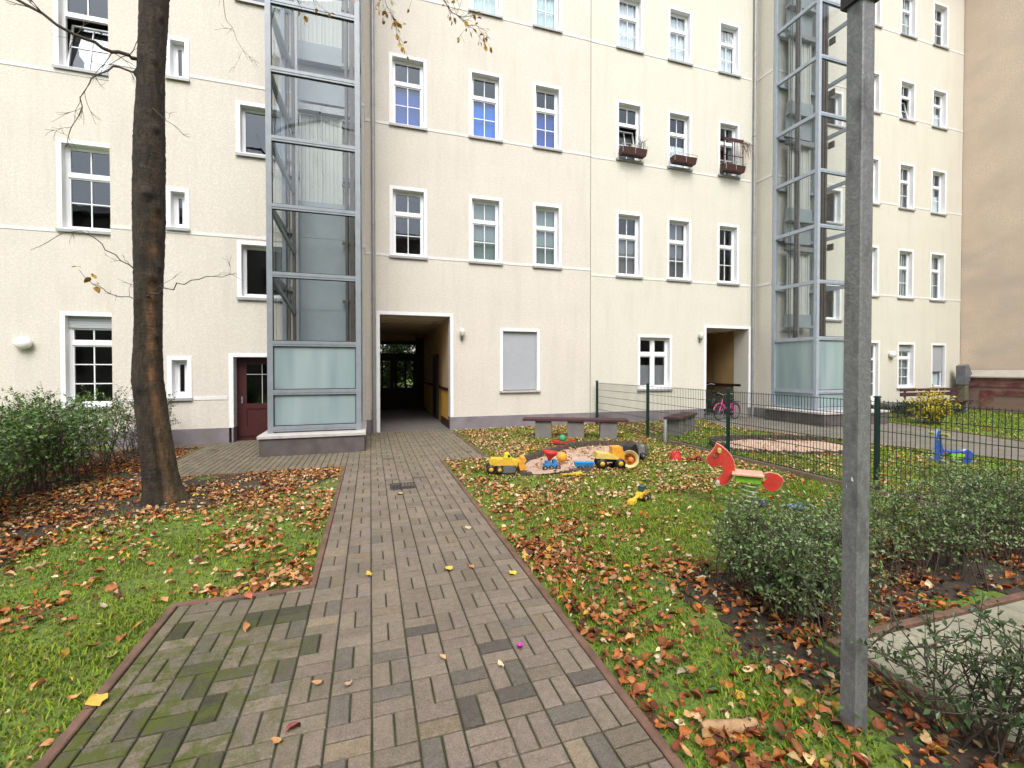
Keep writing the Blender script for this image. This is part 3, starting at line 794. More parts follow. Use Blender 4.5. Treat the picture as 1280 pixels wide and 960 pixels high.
for i, (a, b) in enumerate(((17.36, 18.3), (19.33, 20.22), (21.17, 22.08))):
    for j, (c, d) in enumerate(((4.36, 6.26), (7.8, 9.55), (11.2, 12.72), (14.4, 16.1))):
        cov = {(0, 0): (M_curt, 'curtain'), (1, 0): (M_ven, 'sides'), (1, 1): (M_gblind, 'slats'), (2, 0): (M_ven, 'slats'), (2, 1): (M_curt, 'half'), (2, 2): (M_curt, 'half'), (1, 3): (M_curt, 'sides'), (0, 1): (M_curt, 'half')}.get((i, j))
        add(a, b, c, d, YF, kind='sash', cover=cov, tilt='lower' if (i, j) == (1, 2) else None)
add(19.36, 20.36, .88, 2.65, YF, kind='top_roller', cover=(M_ven, 'slats'))
for za, zb in ((3.3, 4.55), (6.6, 7.8), (9.9, 11.1)): add(14.5, 15.5, za, zb, YB, kind='fixed')
wr = MB()
sh2 = (21.3, 22.2, .87, 2.65)
front(wr, 6.235, CX0, PL, ZTOP, YF, holes_for(YF, 6, CX0) + [(10.33, 12.235, PL, 3.05)])
front(wr, CX1, XR, PL, ZTOP, YF, holes_for(YF, CX1, XR) + [(sh2[0] + .004, sh2[1] - .004, sh2[2] + .004, sh2[3] - .004), (17.35, 18.41, PL, 2.69)])
front(wr, CX0, CX1, PL, ZTOP, YB, holes_for(YB, CX0, CX1))
wr.add([(CX0, YB, PL), (CX0, YF, PL), (CX0, YF, ZTOP), (CX0, YB, ZTOP)], [(0, 3, 2, 1)])
wr.add([(CX1, YB, PL), (CX1, YF, PL), (CX1, YF, ZTOP), (CX1, YB, ZTOP)], [(0, 1, 2, 3)])
front(wr, 6.235, XR, 0, ZTOP, 20., [])
local(wr, OR).build('wall', M_cream2, HR)
rf = MB(); rf.box(6.24, XR - .05, YB - .3, 20.3, ZTOP, ZTOP + .25); local(rf, OR).build('roof', M_roof, HR)
pl = MB()
for a, b in ((6.235, 10.33), (12.235, CX0 - pp - .002), (CX1 + pp + .002, 17.35), (18.41, XR)): pl.box(a, b, YF - pp, YF + .3, -.05, PL)
pl.box(CX0 - pp, CX1 + pp, YB - pp, YB + .3, -.05, PL); pl.box(CX0 - pp, CX0 + .3, YB + .301, YF + .2, -.05, PL - .001); pl.box(CX1 - .3, CX1 + pp, YB + .301, YF + .2, -.05, PL - .001)
local(pl, OR).build('plinth', M_plinth, HR)
for (x0, x1, z0, z1, Y, k) in wins: window(HR, OR, x0, x1, z0, z1, Y, **k)
shutter_window(HR, OR, *sh2, YF, drop=.62)
SPR = [(6.24, 12.2, YF), (CX0, CX1, YB), (CX1 + .012, XR, YF)]
bands(HR, OR, (4.42, 7.91, 11.29, 14.4), SPR, wins)
for z in (4.42, 7.91, 11.29, 14.4): one(HR, OR, CX0 - .01, CX0 + .02, YB + .021, YF - .001, z - .0349, z + .0349)
M_jamb = M_cream2
passage(HR, OR, 10.33, 12.235, 3.05, 10.3, 12.2, 19.2, mat('brown_passage_paint', (.40, .26, .11), .8, .1, 2), mat('dim_dado_paint', (.16, .10, .05), .8, .1, 2))
jm = MB(); jm.add([(12.13, YF + .0, 0), (12.13, YF + .62, 0), (12.13, YF + .62, 2.94), (12.13, YF, 2.94)], [(0, 3, 2, 1)]); local(jm, OR).build('archway_jamb', M_cream2, HR)
gd = MB(); gd.box(10.3, 12.2, 19.0, 19.1, 0, 2.95); local(gd, OR).build('far_door', M_dkwood, HR)
# garden door at the far right
gdm = MB(); x0, x1 = 17.35, 18.41
gdm.box(x0, x0 + .09, YF - .012, YF + .13, PL, 2.69); gdm.box(x1 - .09, x1, YF - .012, YF + .13, PL, 2.69); gdm.box(x0 + .09, x1 - .09, YF - .012, YF + .13, 2.6, 2.69)
gw = local(gdm, OR).build('garden_door', M_white, HR)
fr = MB()
for a, b, c, d in ((x0 + .09, x0 + .19, .1, 2.6), (x1 - .19, x1 - .09, .1, 2.6), (x0 + .19, x1 - .19, .1, .6), (x0 + .19, x1 - .19, 2.5, 2.6), (x0 + .19, x1 - .19, 1.95, 2.03)): fr.box(a, b, YF + .1, YF + .15, c, d)
for z in (1.05, 1.5): fr.box(x0 + .19, x1 - .19, YF + .11, YF + .14, z, z + .03)
fr.box((x0 + x1) / 2 - .015, (x0 + x1) / 2 + .015, YF + .112, YF + .138, .6, 2.5); local(fr, OR).build('frame', M_frame, gw)
g = MB(); g.add([(x0 + .1, YF + .125, .5), (x1 - .1, YF + .125, .5), (x1 - .1, YF + .125, 2.6), (x0 + .1, YF + .125, 2.6)], [(0, 1, 2, 3)]); local(g, OR).build('pane', M_glass, gw)
dn = MB(); X = 12.27
dn.tube([(X, YF - .07, -.01), (X, YF - .07, ZTOP)], .047, 12)
for z in (2.9, 6.2, 9.4): dn.lathe([(.06, z - .02), (.06, z + .02)], 12, Matrix.Translation((X, YF - .07, 0)))
local(dn, OR).build('downpipe', M_pipe, HR)
jl = MB(); jl.box(6.2235, 6.2365, YF - .006, YF + .01, 0, ZTOP); local(jl, OR).build('expansion_joint', mat('rubber_joint', (.12, .11, .11), .8), HR)
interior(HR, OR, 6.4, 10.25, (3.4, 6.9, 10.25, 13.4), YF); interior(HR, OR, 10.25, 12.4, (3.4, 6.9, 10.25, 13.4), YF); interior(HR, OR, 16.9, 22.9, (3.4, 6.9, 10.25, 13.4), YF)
mb = MB(); mb.box(CX0 + .05, CX1 - .05, YB + 2., YB + 2.1, 0, 17.8); local(mb, OR).build('room_partition', M_room, HR)

# ------------------------------------------------------------------ lifts
M_lift2 = mat('pale_blue_grey_lift_steel', (.38, .43, .50), .5, .08, 6, .08, 60, metal=.2, stain=((.25, .28, .32), 3, (1, 1, .4), .3))
def lift(loc, W, D, levels, frost_to, base, label, door_z, brace, lowpanel, M_lift):
    t = thing('lift_shaft', label, 'lift', loc)
    bx0, bx1, by0, by1, bh = base
    b = MB(); b.box(bx0 + .03, bx1 - .03, by0 + .03, by1, -.05, bh - .06); bs = b.build('base', M_basewall, t)
    b = MB(); b.box(bx0, bx1, by0, by1, bh - .06, bh, ch=.01); b.build('coping', M_conc_l, bs)
    p = .10; H = 17.6
    for x in (0, W - p):
        for y in (0, D - p):
            q = MB(); q.box(x, x + p, y, y + p, bh, H); q.build('corner_post', M_lift, t)
    hs = .052
    for z in levels:
        q = MB()
        q.box(p, W - p, .008, .09, z - hs, z + hs); q.box(p, W - p, D - .09, D - .008, z - hs, z + hs)
        q.box(.008, .09, p, D - p, z - hs, z + hs); q.box(W - .09, W - .008, p, D - p, z - hs, z + hs)
        q.box(p, W - p, .0, .0075, z - hs * .25, z + hs * .95)
        q.build('crossbeam', M_lift, t)
    lv = list(levels) + [H]
    for k in range(len(levels)):
        z0, z1 = lv[k] + hs, lv[k + 1] - (hs if k + 1 < len(levels) else 0)
        m = M_frost if z1 < frost_to else M_lglass
        q = MB()
        q.add([(p, .05, z0), (W - p, .05, z0), (W - p, .05, z1), (p, .05, z1)], [(0, 1, 2, 3)])
        q.add([(.05, p, z0), (.05, D - p, z0), (.05, D - p, z1), (.05, p, z1)], [(0, 3, 2, 1)])
        q.add([(W - .05, p, z0), (W - .05, D - p, z0), (W - .05, D - p, z1), (W - .05, p, z1)], [(0, 1, 2, 3)])
        q.build('glass_panel', m, t)
        g = MB(); s = .014
        for a, b2 in ((p, p + s), (W - p - s, W - p)): g.box(a, b2, .036, .049, z0, z1)
        g.box(p + s, W - p - s, .036, .049, z0, z0 + s); g.box(p + s, W - p - s, .036, .049, z1 - s, z1)
        g.build('gasket', M_black, t)
    # inside: landing doors, panels, guide rails
    yb = D - .16; dx0, dx1 = W * .245, W * .745
    for k, zd in enumerate(door_z):
        d = MB(); hgt = 2.0; nrib = 10
        for i in range(nrib):
            a = dx0 + (dx1 - dx0) * i / nrib; b2 = dx0 + (dx1 - dx0) * (i + 1) / nrib
            d.box(a + .002, b2 - .002, yb - (.012 if i % 2 else .0), yb + .02, zd, zd + hgt)
        d.box((dx0 + dx1) / 2 - .018, (dx0 + dx1) / 2 + .018, yb - .05, yb - .013, zd, zd + hgt)
        d.box(dx1 - .03, dx1 + .02, yb - .05, yb - .013, zd, zd + hgt); d.box(dx0 - .03, dx0 + .0, yb - .05, yb - .013, zd, zd + hgt)
        dob = d.build('landing_door', M_ldoor, t)
        q = MB(); q.box(dx0 - .12, dx1 + .18, yb - .14, yb + .02, zd + hgt + .02, zd + hgt + .17); q.box(dx0 + .05, (dx0 + dx1) / 2, yb - .19, yb - .141, zd + hgt + .01, zd + hgt + .09); q.build('door_operator', M_galv, dob)
        q = MB(); q.box(dx0 - .06, dx1 + .02, yb - .13, yb + .02, zd - .36, zd - .01); q.box(dx0 - .12, dx1 + .15, yb - .16, yb + .02, zd - .44, zd - .361); q.build('sill_apron', M_lpanel, dob)
        if k + 1 < len(door_z):
            q = MB(); q.box(dx0 - .1, dx1 + .12, yb, yb + .03, zd + hgt + .3, door_z[k + 1] - .46); q.build('header_panel', M_lpanel, t)
    if lowpanel:
        z0, z1 = lowpanel; q = MB(); zz = z0; i = 0
        for a in np.arange(z0, z1, .8):
            q.box(dx0 - .1, dx1 + .22, yb - .3, yb - .27, a, min(a + .79, z1)); q.box(dx0 - .1, dx1 + .22, yb - .295, yb - .275, a + .79, min(a + .80, z1))
        q.build('lower_panel', M_lpanel, t)
    for x, y, w_, m in ((W * .80, D * .62, .05, M_rail), (W * .86, D * .62, .085, M_rail), (W * .17, D * .62, .06, M_rail)):
        q = MB(); q.box(x, x + w_, y, y + .07, .5, H); q.build('guide_rail', m, t)
    q = MB(); q.box(W * .215, W * .245, D * .6, D * .6 + .05, .5, H); q.build('cable_duct', M_galv, t)
    q = MB()
    for x in (W * .835, W * .09, W * .13): q.tube([(x, D * .7, .5), (x, D * .7, H)], .012, 6)
    q.build('cable', M_rail, t)
    if brace:
        for z in levels[2:]:
            q = MB(); q.bar((.07, .12, z - .06), (W * .19, D * .62, z - .62), .05, .08); q.build('brace', M_lift, t)
    for z in levels[3:]:
        q = MB(); q.box(W * .76, W - .05, D * .62 + .075, D * .62 + .12, z - .35, z - .28); q.box(W * .92, W * .95, D * .5, D * .62, z - .4, z - .2); q.build('bracket', M_rail, t)
    return t
LV1 = [.47, 1.18, 2.13, 3.46, 4.77, 6.07, 7.38, 8.68, 9.98, 11.28, 12.58, 13.9, 15.2]
lift((-1.89, 9.62, 0), 1.71, 1.73, LV1, 2.2, (-.12, 1.80, -.32, 1.70, .39), 'grey steel lift shaft with full height glass, on a low base beside the left archway', (5.42, 8.98, 12.4), True, (2.15, 4.95), M_lift)
lt = MB(); lt.box(-1.22, -1.05, 9.6, 9.616, 2.17, 2.19)
LV2 = [.44, .95, 2.53, 4.19, 5.82, 7.43, 9.07, 10.72, 12.35, 13.98, 15.6]
lift((12.42, 9.8, 0), 1.75, 1.53, LV2, 2.6, (-.32, 2.3, -.5, 1.5, .40), 'grey steel glass lift shaft standing behind the lamp post, on the right', (3.4, 6.8, 10.2, 13.6), False, None, M_lift2)

# ------------------------------------------------------------------ firewall, brick wall, chute
FW = thing('neighbouring_building', 'tall windowless tan plastered firewall at the right edge', 'building', (24., 8., 0))
mb = MB(); mb.box(XR - 24. + .02, 6., -12, 12, 0, 20.); mb.build('wall', M_fire, FW)
mb = MB(); mb.box(XR - 24. - .1, 6.1, -12.1, 12.1, 20., 20.2); mb.build('roof', M_roof, FW)
BW = thing('brick_wall', 'low red and pale panelled brick wall with sloped coping at the firewall foot', 'wall', (22.85, 7., 0))
def brickmat(name, c1, c2, mo):
    m, nt, out = nodes_of(name)
    p = N(nt, 'ShaderNodeBsdfPrincipled', Roughness=.9)
    tc = N(nt, 'ShaderNodeTexCoord'); mp = N(nt, 'ShaderNodeMapping'); mp.inputs['Rotation'].default_value = (R(90), 0, R(90))
    nt.links.new(tc.outputs['Object'], mp.inputs[0])
    b = N(nt, 'ShaderNodeTexBrick', Scale=4.2); b.inputs['Color1'].default_value = (*c1, 1); b.inputs['Color2'].default_value = (*c2, 1); b.inputs['Mortar'].default_value = (*mo, 1)
    nt.links.new(mp.outputs[0], b.inputs[0])
    c = mixc(nt, ramp(nt, noise(nt, 3, 4), .42, .7), b.outputs[0], (.27, .17, .14))
    nt.links.new(c, p.inputs['Base Color']); nt.links.new(p.outputs[0], out.inputs[0]); return m
M_rb = brickmat('worn_red_brick', (.145, .03, .033), (.19, .048, .048), (.13, .08, .07)); M_pb = brickmat('pale_worn_brick', (.29, .20, .17), (.23, .14, .12), (.20, .15, .12))
mb = MB(); mb.box(-.05, .18, -9, 4.85, 0, 1.28); mb.build('masonry', M_pb, BW)
mb = MB(); mb.box(-.085, -.052, -9, 4.85, .93, 1.13); mb.box(-.10, -.052, -9, 4.85, 1.20, 1.28)
for k in range(4):
    y1 = 4.2 - k * 3.0; y0 = y1 - 2.6
    mb.box(-.08, -.052, y0, y1, .62, .80); mb.box(-.08, -.052, y1 - .4, y1, .0, .62); mb.box(-.08, -.052, y0, y0 + .4, 0, .62)
mb.build('red_brick_panels', M_rb, BW)
mb = MB(); mb.prism([(-.16, 1.281), (-.16, 1.33), (.18, 1.58), (.18, 1.281)], -9, 4.85); mb.build('coping', M_coping, BW)
CHT = thing('metal_chute', 'small grey sheet metal chute box on a mossy pillar in the far corner', 'chute', (22.55, 11.62, 0))
mb = MB(); mb.prism([(-.16, 1.0), (-.16, 1.74), (.06, 1.8), (.26, 1.42), (.26, 1.32), (.06, 1.0)], -.15, .15); mb.build('hood', mat('grey_sheet_metal', (.17, .175, .19), .5, .15, 6, metal=.3), CHT)
mb = MB(); mb.box(-.1, .12, -.12, .13, 0, 1.0); mb.build('pillar', mat('mossy_pillar', (.14, .13, .085), .9, .3, 5, .4, 40), CHT)

# ------------------------------------------------------------------ lamps on walls
def globe(loc, r, label):
    t = thing('wall_lamp', label, 'lamp', loc, group='round white wall lamps')
    b = MB(); b.lathe([(r * .75, 0), (r * .75, .03), (r * .6, .035)], 16, Matrix.Rotation(R(90), 4, 'X')); b.build('back_plate', M_conc_l, t)
    g = MB(); g.ball((0, -.085, 0), r, 20, 12, sc=(1, .62, .84)); g.build('globe', mat('opal_glass', (.78, .78, .77), .15, .02, 4), t)
globe((-6.87, YF, 2.17), .155, 'oval white opal wall lamp left of the tree')
globe((18.99, YF, 2.17), .15, 'oval white opal wall lamp right of the lamp post')
def sconce(loc, label):
    t = thing('wall_lamp', label, 'lamp', loc, group='small archway lamps')
    b = MB(); b.box(-.03, .03, -.015, 0, -.16, .02); b.tube([(0, -.01, -.1), (0, -.09, -.12), (0, -.10, -.07)], .014, 8); b.lathe([(.02, -.08), (.045, -.06), (.045, -.03)], 12, Matrix.Translation((0, -.10, 0))); b.build('bracket', M_pipe, t)
    g = MB(); g.lathe([(.045, -.03), (.07, .02), (.075, .08), (.06, .13), (.03, .16), (0, .165)], 14, Matrix.Translation((0, -.10, 0))); g.build('globe', mat('clear_cream_glass', (.66, .64, .55), .15, .05, 5), t)
sconce((2.36, YF, 2.56), 'small glass lamp on the wall right of the left archway')
sconce((10.14, YF, 2.64), 'small glass lamp on the wall left of the bicycle archway')

# ------------------------------------------------------------------ flower boxes
M_box = mat('brown_planter', (.055, .018, .015), .6, .2, 8)
def sprigs(mb, x0, x1, y, z, n, h, spread):
    for i in range(n):
        x = rnd.uniform(x0, x1); k = rnd.uniform(.5, 1) * h
        mb.tube([(x, y, z), (x + rnd.uniform(-spread, spread) * .5, y - .02, z + k * .6), (x + rnd.uniform(-spread, spread), y - rnd.uniform(0, .08), z + k)], [.006, .005, .002], 4, False)
def fbox(x0, x1, z, label, kind):
    cx = (x0 + x1) / 2; w = (x1 - x0) / 2 - .06
    t = thing('flower_box', label, 'flower box', (cx, YF - .02, z), group='brown flower boxes on window sills')
    b = MB(); M = None
    b.add([(-w, -.26, .06), (w, -.26, .06), (w, -.06, .06), (-w, -.06, .06), (-w - .02, -.30, .25), (w + .02, -.30, .25), (w + .02, -.05, .25), (-w - .02, -.05, .25)],
          [(3, 2, 1, 0), (0, 1, 5, 4), (1, 2, 6, 5), (2, 3, 7, 6), (3, 0, 4, 7)]); b.build('box', M_box, t)
    r = MB(); r.tube([(-w - .03, -.02, .32), (-w - .03, -.31, .32), (w + .03, -.31, .32), (w + .03, -.02, .32)], .008, 6, smooth=False)
    for x in (-w - .02, 0, w + .02): r.tube([(x, -.305, .08), (x, -.31, .32)], .006, 5)
    r.build('rail', M_conc_l, t)
    s = MB(); s.box(-w + .01, w - .01, -.24, -.08, .1, .22); s.build('soil', M_dark, t)
    p = MB()
    if kind == 'plants':
        sprigs(p, -w * .3, 0, -.16, .2, 14, .35, .12); sprigs(p, w * .4, w * .9, -.16, .2, 22, .5, .2); p.build('plants', mat('olive_plant', (.06, .075, .025), .7, .3, 9), t)
        q = MB(); q.lathe([(.0, .2), (.06, .2), (.08, .36), (.06, .37)], 10, Matrix.Translation((0, -.17, 0))); q.build('white_pot', T_wht, t)
    elif kind == 'low':
        sprigs(p, -w, w, -.16, .18, 14, .12, .06); p.build('plants', mat('brown_dry_plant', (.10, .06, .03), .8, .3, 9), t)
    else:
        sprigs(p, -w, w, -.16, .18, 16, .14, .05)
        for i in range(70):
            x = rnd.uniform(w * .1, w + .25); p.tube([(x, -.2, 1.06 + rnd.uniform(-.06, .08)), (x + rnd.uniform(-.05, .16), -.27, .98), (x + rnd.uniform(-.05, .22), -.28 - rnd.uniform(0, .1), rnd.uniform(.45, .95))], .0035, 3, False)
        p.build('plants', mat('dry_vine', (.13, .07, .04), .8, .3, 9), t)
        r = MB(); 
        for x in (-w, -.05, .03, w): r.box(x - .012, x + .012, -.20, -.18, .2, 1.15)
        r.box(-w, w, -.215, -.201, 1.02, 1.13); r.box(-w, w, -.215, -.201, .55, .575); r.build('trellis', M_bench, t)
fbox(7.08, 8.0, 7.96, 'brown flower box with green plants under the tilted window', 'plants')
fbox(8.89, 9.8, 7.96, 'nearly bare brown flower box at the middle window', 'low')
fbox(10.83, 11.71, 7.96, 'brown flower box with trellis and dry vine beside the downpipe', 'vine')

# ------------------------------------------------------------------ lamp post
LPX, LPY, LPS = 2.125, 1.48, .038
LP = thing('lamp_post', 'square galvanised steel lamp post in the right foreground', 'lamp post', (LPX, LPY, 0))
mb = MB(); s = LPS; c = .005
ring = [(-s + c, -s), (s - c, -s), (s, -s + c), (s, s - c), (s - c, s), (-s + c, s), (-s, s - c), (-s, -s + c)]
mb.add([(x, y, -.05) for x, y in ring] + [(x, y, 4.4) for x, y in ring], [(i, (i + 1) % 8, 8 + (i + 1) % 8, 8 + i) for i in range(8)] + [tuple(range(8, 16))])
mb.build('post', M_post, LP)
mb = MB(); mb.box(-.054, .054, -.054, .054, 3.295, 3.345); mb.box(-.05, .05, -.05, .05, 3.345, 3.9); mb.build('clamp', M_black, LP)
for (y0, y1, z0, z1) in ((-.016, -.006, 1.135, 1.155), (.012, .016, 1.10, 1.12)):
    mb = MB(); mb.prism([(y0, z0), (y1, z0 + .004), (y1 - .001, z1), (y0 + .004, z1 - .003)], .0, .0006, Matrix.Rotation(R(90), 4, 'Z') @ Matrix.Translation((0, LPS + .0002, 0))); mb.build('paint_mark', M_white, LP)
mb = MB(); mb.box(-.16, .16, -.16, .16, 4.4, 4.46); mb.lathe([(.1, 4.2), (.15, 4.4)], 12); mb.build('lamp_head', M_black, LP)

# ------------------------------------------------------------------ mesh fence
FN = thing('mesh_fence', 'dark green double wire mesh fence with kerb across the lawn', 'fence', (6.35, 6.7, 0))
posts = [11.80, 9.27, 6.73, 4.16, 1.62]
for y in posts:
    mb = MB(); mb.box(-.03, .03, y - 6.7 - .02, y - 6.7 + .02, -.1, 1.26, ch=.006); mb.box(-.036, .036, y - 6.7 - .026, y - 6.7 + .026, 1.261, 1.285, ch=.008); mb.build('post', M_green_post, FN)
for k in range(4):
    y0, y1 = posts[k + 1] - 6.7 + .03, posts[k] - 6.7 - .03
    mb = MB(); nn = int((y1 - y0) / .05)
    for i in range(nn + 1):
        y = y0 + (y1 - y0) * i / nn; mb.box(-.003, .003, y - .0028, y + .0028, .05, 1.23)
    for i in range(7):
        z = .07 + i * .19
        for dx in (-.009, .009): mb.box(dx - .0035, dx + .0035, y0, y1, z - .0035, z + .0035)
    mb.build('wire_panel', M_wire, FN)
mb = MB(); mb.box(-.04, .04, -5.2, 2.4, -.1, .05); mb.build('kerb', mat('brown_kerb', (.20, .14, .10), .9, .2, 6, .3, 50), FN)
BO = thing('bollard', 'short grey metal bollard in front of the angled bench', 'bollard', (6.22, 8.42, 0))
mb = MB(); mb.lathe([(.035, -.05), (.035, .49), (.028, .5), (0, .5)], 12); mb.build('tube', M_galv, BO)

# ------------------------------------------------------------------ benches
def bench(loc, rz, L, label, slabs):
    t = thing('park_bench', label, 'bench', loc, rz, 'plank benches on concrete blocks')
    b = MB()
    for k in range(2): b.box(-L / 2, L / 2, -.2 + k * .205, -.005 + k * .205, .40, .455, ch=.008)
    b.build('seat', M_bench, t)
    for x in slabs:
        b = MB(); b.box(x - .19, x + .19, -.15, .15, -.03, .40, ch=.012); b.build('leg', M_conc, t)
bench((4.63, 9.7, 0), R(-24), 2.45, 'red brown plank bench on three concrete blocks near the toys', (-.74, .02, .78))
bench((7.62, 9.66, 0), R(36), 1.6, 'red brown plank bench on concrete blocks behind the mesh fence, angled', (-.5, .02, .54))
t = thing('park_bench', 'far wooden bench with red brown back boards beside the yellow shrub', 'bench', (19.9, 11.1, 0))
b = MB(); b.box(-1.6, 1.6, .1, .14, .62, .76); b.box(-1.6, 1.6, .1, .14, .8, .9); b.build('backrest', M_bench, t)
b = MB(); b.box(-1.6, 1.6, -.35, .05, .42, .46); b.build('seat', M_bench, t)
for x in (-1.3, 0, 1.3): b = MB(); b.box(x - .04, x + .04, -.3, .1, 0, .42); b.box(x - .04, x + .04, .141, .18, 0, .9); b.build('leg', M_conc, t)

# ------------------------------------------------------------------ spring riders
def rider(loc, rz, label, head, tail, m_main, m_edge, m_seat, sx):
    t = thing('spring_rider', label, 'spring rider', loc, rz, 'spring riders')
    k = .001
    def P(pts): return [((x - 640) * k * sx, (990 - y) * k) for x, y in pts]
    for nm, pts in (('head_panel', head), ('tail_panel', tail)):
        b = MB(); b.prism(P(pts), -.022, .022); 
        o = b.build(nm, m_edge, t)
        c = np.mean(P(pts), 0); b = MB(); q = [tuple(c + (np.array(p) - c) * .965) for p in P(pts)]
        b.prism(q, -.025, .025); b.build('face', m_main, o)
    return t
HEAD = [(280, 222), (258, 285), (215, 350), (178, 385), (168, 430), (185, 480), (235, 517), (280, 512), (310, 495), (340, 502), (358, 530), (358, 585), (330, 635), (290, 665), (265, 685), (305, 718), (352, 738), (400, 715), (445, 645), (480, 590), (492, 530), (478, 430), (448, 365), (400, 305), (340, 255)]
TAIL = [(785, 548), (850, 526), (925, 542), (975, 575), (985, 600), (972, 665), (920, 732), (870, 752), (825, 735), (775, 680), (768, 640), (800, 620), (826, 600), (815, 580)]
rt = rider((4.27, 4.19, -.02), R(-42), 'red horse spring rider with lime green base on the lawn', HEAD, TAIL, T_hred, T_hedge, T_hedge, 1)
def rider_bits(t, sx, m_seat, sw=.13):
    def X(px): return (px - 640) * .001 * sx
    def Z(py): return (990 - py) * .001
    b = MB(); b.box(min(X(450), X(785)), max(X(450), X(785)), -sw, sw, Z(575), Z(548), ch=.01); b.build('seat', m_seat, t)
    b = MB(); b.box(min(X(492), X(752)), max(X(492), X(752)), -min(.09, sw * .9), min(.09, sw * .9), Z(660), Z(577), ch=.01); b.build('base_box', T_lime, t)
    b = MB(); pts = []; nt_ = 5.5
    for i in range(100):
        a = i / 99 * nt_ * 2 * math.pi; pts.append((.088 * math.cos(a), .088 * math.sin(a), Z(668) * (1 - i / 99) + .01))
    b.tube(pts, .010, 6); b.build('spring', T_spring, t)
    b = MB(); b.tube([(X(315), -.17, Z(300)), (X(315), .17, Z(300))], .022, 10); b.build('handle', T_lime if sx < 0 else mat('olive_peg', (.42, .42, .10), .5), t)
    b = MB(); b.tube([(X(300), -.17, Z(690)), (X(300), .17, Z(690))], .022, 10); b.build('footrest', T_wht, t)
    b = MB(); b.torus((X(272), -.027, Z(380)), .013, .004, 16, 6); b.torus((X(272), .027, Z(380)), .013, .004, 16, 6); b.build('eye', T_wht, t)
    b = MB()
    for px, py in ((458, 580), (785, 622)): b.tube([(X(px), -.035, Z(py)), (X(px), .035, Z(py))], .017, 8)
    b.build('bolt', T_org, t)
rider_bits(rt, 1, T_hedge)
BHEAD = [(270, 225), (235, 300), (215, 420), (205, 560), (215, 680), (300, 735), (352, 752), (370, 690), (355, 600), (420, 560), (380, 520), (345, 440), (330, 330), (318, 245)]
bt = rider((8.30, 4.36, -.02), R(-17), 'blue spring rider with lime green pegs beyond the mesh fence', BHEAD, TAIL, T_dblu, T_lb, T_lb, 1)
bt.scale = (.74, .9, 1.0)
rider_bits(bt, 1, T_dblu, .055)

# ------------------------------------------------------------------ toys
def wheel(t, x, y, z, r, w, hub):
    b = MB(); M = Matrix.Translation((x, y, z)) @ Matrix.Rotation(R(90), 4, 'X')
    b.lathe([(.35 * r, -w / 2), (.9 * r, -w / 2), (r, -w * .3), (r, w * .3), (.9 * r, w / 2), (.35 * r, w / 2)], 16, M); o = b.build('wheel', M_black, t)
    b = MB(); b.lathe([(0, -w * .45), (.5 * r, -w * .52), (.5 * r, w * .52), (0, w * .45)], 12, M); b.build('rim', hub, o)
# yellow digger
t = thing('toy_digger', 'yellow toy digger with lowered bucket at the sandpit edge by the path', 'toy', (2.02, 6.78, 0), R(-12))
t.scale = (0.84,) * 3
b = MB(); b.prism([(-.27, .15), (-.30, .22), (-.26, .28), (.12, .26), (.24, .23), (.24, .15)], -.12, .12); b.build('body', T_yel, t)
b = MB(); b.prism([(-.02, .281), (.0, .36), (.08, .37), (.14, .28), (.12, .268)], -.08, .08); o = b.build('cab', toy('lemon_plastic', (.75, .62, .02)), t)
b = MB(); b.box(.055, .1, -.083, .083, .295, .34); b.build('window', M_black, o)
for y in (-.09, .09): b = MB(); b.bar((.2, y, .2), (.34, y, .25), .03, .05); b.build('arm', T_yel, t)
b = MB(); b.prism([(.28, .06), (.25, .16), (.30, .29), (.37, .30), (.40, .24), (.36, .2), (.40, .06)], -.15, .15); b.build('bucket', T_org, t)
for y in (-.13, .13):
    wheel(t, -.26, y, .085, .085, .06, T_org); wheel(t, -.10, y, .075, .075, .07, T_org)
    b = MB(); b.prism([(-.05, .02), (-.08, .08), (-.02, .14), (.17, .14), (.2, .09), (.17, .03)], y - .035, y + .035); b.build('track', mat('grey_rubber', (.10, .10, .12), .6, .2, 14), t)
# dump truck
t = thing('toy_truck', 'yellow toy dump truck with black wheels in the sandpit', 'toy', (3.75, 6.55, .02), R(-14))
t.scale = (0.95,) * 3
b = MB(); b.box(-.2, .2, -.08, .08, .10, .15); b.build('chassis', M_black, t)
b = MB(); b.prism([(-.26, .17), (-.24, .27), (.06, .23), (.15, .17), (.12, .15)], -.12, .12); b.build('tipper', toy('pale_yellow_plastic', (.72, .52, .12)), t)
b = MB(); b.prism([(.03, .24), (.03, .36), (.2, .36), (.24, .24), (.24, .151), (.155, .151)], -.1, .1); b.build('cab', T_org, t)
for x in (-.15, .17):
    for y in (-.11, .11): wheel(t, x, y, .08, .085, .06, T_yel)
t = thing('toy_bucket', 'pale yellow toy bucket lying on its side by the dump truck', 'toy', (4.12, 6.52, .13), R(-30))
b = MB(); M = Matrix.Rotation(R(78), 4, 'X')
b.lathe([(0, -.12), (.09, -.12), (.135, .12), (.145, .12), (.145, .105), (.12, .11), (.08, -.1), (0, -.1)], 20, M); b.build('pail', toy('cream_plastic', (.72, .55, .22)), t)
b = MB(); b.torus((0, .02, 0), .08, .012, 14, 6); b.ball((.02, -.02, 0), .05, 10, 8); b.build('orange_ball', toy('orange_plastic', (.72, .2, .03)), t)
t = thing('toy_loader', 'black and grey toy loader tipped over behind the yellow bucket', 'toy', (4.42, 6.95, .02), R(20))
b = MB(); b.prism([(-.2, .08), (-.1, .25), (.02, .3), (.08, .2), (.1, .08)], -.09, .09); b.build('body', M_black, t)
b = MB(); b.prism([(.12, .02), (.15, .28), (.22, .2), (.3, .24), (.32, .02)], -.07, .07); b.build('scoop', T_grey, t)
